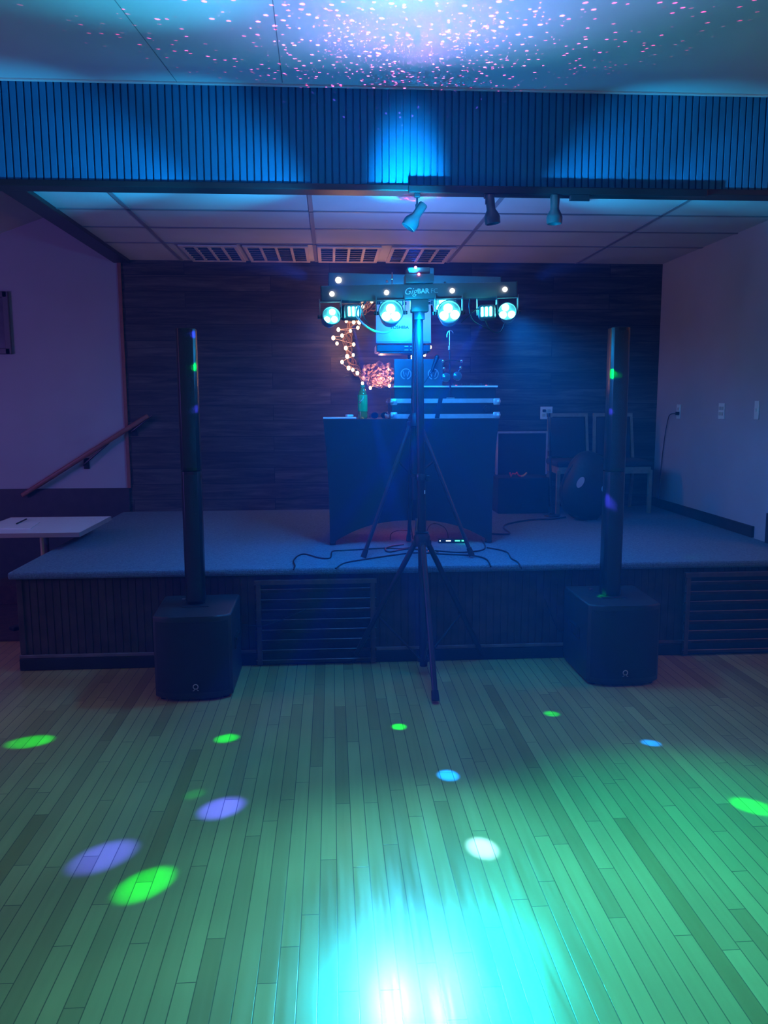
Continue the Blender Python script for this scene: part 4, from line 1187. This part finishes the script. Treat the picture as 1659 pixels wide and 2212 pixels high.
# folded microphone stand leaning by the chair
k0, k1 = P(1192, 1112, Y=6.84), P(1185, 897, Y=6.90)
ms = thing('microphone_stand', 'thin black microphone stand upright beside the left chair', 'microphone stand', (k0.x, 6.84, HS))
top = k1-ms.location
b = NB(); cyl(b, (0, 0, .02), top*.62, .011, seg=14); obj('lower_tube', b, POLEM, ms, True)
b = NB(); cyl(b, top*.62, top, .008, seg=14); obj('upper_tube', b, POLEM, ms, True)
b = NB(); lathe(b, [(.07, 0), (.075, .006), (.07, .014), (.02, .022), (.016, .03)], (0, 0, 0.0005), 28); obj('base', b, BLACKM, ms, True)
b = NB(); cyl(b, top*.60, top*.65, .016, seg=16); obj('clutch', b, mat('glossy_black', (.03, .03, .03), .12), ms, True)
b = NB(); cyl(b, top*.985, top*1.02, .016, seg=14); obj('clip', b, RUBBER, ms, True)

# round black bag
bc = P(1268, 1058, Y=6.62)
bg = thing('round_bag', 'black round padded bag with a pink oval badge leaning by chairs', 'bag', (bc.x, 6.62, HS))
b = NB(); hb_ = .285
vv = ball(b, (0, 0, 0), 1, seg=36, rings=22)
for v in vv:
    x_, y_, z_ = v.co
    e_ = .82
    f_ = lambda q__: math.copysign(abs(q__)**e_, q__)
    n_ = 1+.035*math.sin(3*x_+2*z_+1)+.02*math.sin(7*z_-4*x_)
    v.co = Vector((f_(x_)*.225*n_, f_(y_)*.15, f_(z_)*hb_*n_))
bmesh.ops.rotate(b, cent=(0, 0, 0), matrix=Matrix.Rotation(.30, 3, 'Y'), verts=b.verts[:])
zmin = min(v.co.z for v in b.verts); bmesh.ops.translate(b, vec=(0, 0, -zmin+.001), verts=b.verts[:])
for v in b.verts:
    if v.co.z < .02: v.co.z = .001+v.co.z*.3
BAGM = mat('black_nylon', (.014, .014, .016), .6, bump=.35, bscale=30)
cen = Vector((0, 0, -zmin))
obj('bag_body', b, BAGM, bg, True)
M = Matrix.Rotation(.30, 3, 'Y')
b = NB(); tube(b, [cen+M @ Vector((.222*math.cos(t*PI/20), -.04+.012*math.sin(t), .283*math.sin(t*PI/20))) for t in range(0, 41)], .007, 6); obj('piping', b, CABLE, bg, True)
k = P(1254, 1042, Y=6.46)-bg.location
b = NB(); lathe(b, [(.001, -.003), (.030, -.003), (.032, 0), (.001, .004)], k+Vector((0, .0, 0)), 24, Matrix.Rotation(.5, 3, 'Y') @ Matrix.Scale(1.55, 3, Vector((0, 0, 1))) @ Matrix.Scale(.85, 3, Vector((1, 0, 0))) @ Matrix.Rotation(PI/2, 3, 'X')); obj('badge', b, mat('pink_badge', (.75, .45, .5), .5), bg, True)
b = NB(); tube(b, spline([cen+M @ Vector((.02, -.09, .255)), cen+M @ Vector((.08, -.12, .33)), cen+M @ Vector((.16, -.10, .25)), cen+M @ Vector((.18, -.11, .12))]), .012, 8); obj('dark_band', b, BAGM, bg, True)  # carrying strap
k = P(1302, 1056, Y=6.46)-bg.location
b = NB(); ball(b, k, .016, (.6, .6, 1.5)); obj('buckle', b, mat('pale_buckle', (.6, .6, .65), .3), bg, True)

# ------------------------------------------------------------------ power strip and cables on the stage
k0, k1 = P(944, 1170, z=HS), P(1006, 1175, z=HS)
ps = thing('power_strip', 'black power strip with green lights on stage under the covered table', 'power strip', ((k0.x+k1.x)/2, (k0.y+k1.y)/2, HS+.0005), -.06)
pw = k1.x-k0.x
b = NB(); box(b, (0, 0, .014), (pw, .05, .028), None, .004); obj('body', b, BLACKP, ps)
for (t_, w_, m_) in ((-.43, .008, WHITEL), (-.12, .035, WHITEL), (.22, .035, GREENL), (.42, .016, GREENL)):
    b = NB(); box(b, (t_*pw, -.0255, .018), (w_, .003, .007), None, .001); obj('indicator', b, m_, ps)
light('POINT', 'power_strip_glow', (ps.location.x+.08, ps.location.y-.06, HS+.03), .05, (0, 1, .4), size=.01)
def floor_cable(pts, label, r=.0048, drop=False):
    q__ = [P(px, py, z=HS+r+.0005) for px, py in pts]
    if drop: q__.append(Vector((q__[-1].x, YS-.058, HS-.03))); q__.append(Vector((q__[-1].x+.01, YS-.06, HS-.20)))
    return cable('extension_cable', label, q__, r, CABLE, None, 'cable', 'cables on the stage carpet')
floor_cable([(900, 1180), (870, 1185), (830, 1184), (775, 1187), (740, 1189), (718, 1191), (713, 1205), (690, 1205), (660, 1197), (645, 1200), (634, 1211), (637, 1222), (634, 1230)], 'black cable snaking left over the carpet from the table foot')
floor_cable([(1060, 1224), (1050, 1208), (1020, 1200), (960, 1197), (900, 1194), (850, 1199), (790, 1208), (745, 1216), (725, 1228)], 'black cable running along the stage edge under the rear tripod feet')
floor_cable([(872, 1176), (845, 1180), (832, 1186), (842, 1192), (880, 1186), (935, 1189), (990, 1193), (1038, 1189), (1048, 1180), (1040, 1166)], 'black looped cable in front of the power strip')
floor_cable([(1052, 1183), (1080, 1188), (1097, 1194), (1104, 1206), (1118, 1214), (1126, 1227)], 'short black cable curving right to the stage edge')
floor_cable([(1062, 1153), (1085, 1154), (1101, 1152), (1088, 1140), (1096, 1132), (1130, 1125), (1160, 1122), (1195, 1121), (1222, 1117)], 'thick black cable bending from the covered table to the round bag', .007)
def hang_cable(pts, Y, label):
    return cable('extension_cable', label, [P(px, py, Y=Y) for px, py in pts], .003, CABLE, None, 'cable', 'cables hanging near the stage')
hang_cable([(880, 1146), (860, 1146), (846, 1152), (843, 1165), (846, 1172)], 5.75, 'thin cable loop hanging under the left half of covered table')
hang_cable([(918, 1168), (925, 1140), (938, 1131), (958, 1138), (966, 1150), (968, 1164)], 5.75, 'thin cable arching under the covered table to the power strip')
hang_cable([(905, 660), (893, 720), (890, 800), (888, 900), (882, 1050), (886, 1120), (892, 1165)], 4.68, 'thin cable hanging down beside the front tripod pole')
hang_cable([(506, 1344), (530, 1349), (560, 1353), (590, 1346), (625, 1332), (662, 1316)], YS-.055, 'thin cable drooping across the left wooden grille')
hang_cable([(1176, 1292), (1188, 1322), (1205, 1360), (1222, 1366)], YS-.03, 'thin cable on the stage front beside the right subwoofer')
for px, py in ((928, 1193), (944, 1195)):
    k = P(px, py, z=HS+.006); b = NB(); box(b, (k.x, k.y, HS+.0085), (.022, .014, .015), (0, 0, .2), .003)
    tag(obj('cable_connector', b, CHROME), ('left' if px < 930 else 'right')+' of two shiny metal connectors on stage carpet behind the tripod', 'connector')

# ------------------------------------------------------------------ small table at the left
H2 = .745
nr, fr_ = P(176, 1150, z=H2), P(236, 1115, z=H2)
far_l = P(33, 1114, z=H2)
xr, yn, yf = (nr.x+fr_.x)/2, nr.y, fr_.y
xl = far_l.x
ct = thing('side_table', 'small pale topped pedestal table with metal edge at left', 'table', ((xl+xr)/2, (yn+yf)/2, 0))
w, d = xr-xl, yf-yn
b = NB(); box(b, (0, 0, H2-.014), (w-.006, d-.006, .026), None, .004); obj('tabletop', b, mat('pale_laminate', (.75, .76, .8), .35, noise=.06, nscale=60), ct)
b = NB()
for (c_, s2) in (((0, -d/2, H2-.016), (w, .008, .032)), ((0, d/2, H2-.016), (w, .008, .032)), ((w/2, 0, H2-.016), (.008, d, .032)), ((-w/2, 0, H2-.016), (.008, d, .032))): box(b, c_, s2, None, .003)
obj('edge_band', b, mat('ribbed_metal_band', (.6, .5, .5), .3, .7), ct)
b = NB(); cyl(b, (0, 0, .02), (0, 0, H2-.03), .034, seg=24); obj('pedestal', b, CHROME, ct, True)
b = NB(); box(b, (0, 0, .024), (.56, .07, .03), (0, 0, PI/4), .008); box(b, (0, 0, .024), (.56, .07, .03), (0, 0, -PI/4), .008); obj('base', b, BLACKM, ct)
a_, c_ = P(2, 1143, z=H2), P(66, 1143, z=H2); e_ = P(86, 1128, z=H2)
b = NB(); pl = [(a_.x-.12, a_.y), (c_.x, c_.y), (e_.x, e_.y), (e_.x-.42, e_.y)]
prism(b, pl, H2-.0005+.0002, H2+.004); tag(obj('paper', b, MATS['white_paper']), 'white sheet of paper lying on the small side table', 'paper')
a_, c_ = P(36, 1131, z=H2+.01), P(57, 1121, z=H2+.01)
b = NB(); cyl(b, (a_.x, a_.y, H2+.0095), (c_.x, c_.y, H2+.0095), .0052, seg=10); cyl(b, (a_.x, a_.y, H2+.0095), Vector((a_.x, a_.y, H2+.0095))-(c_-a_).normalized()*.012, .0045, .001, seg=10)
tag(obj('pen', b, BLACKP, None, True), 'dark pen lying across the white paper', 'pen')


# ------------------------------------------------------------------ thin blue haze added to stand in for lens glow
wn = W.node_tree
vs_ = wn.nodes.new('ShaderNodeVolumeScatter'); vs_.inputs['Density'].default_value = .018
vs_.inputs['Anisotropy'].default_value = .1; vs_.inputs['Color'].default_value = (.0, .21, 1, 1)
wn.links.new(vs_.outputs[0], wn.nodes['World Output'].inputs['Volume'])
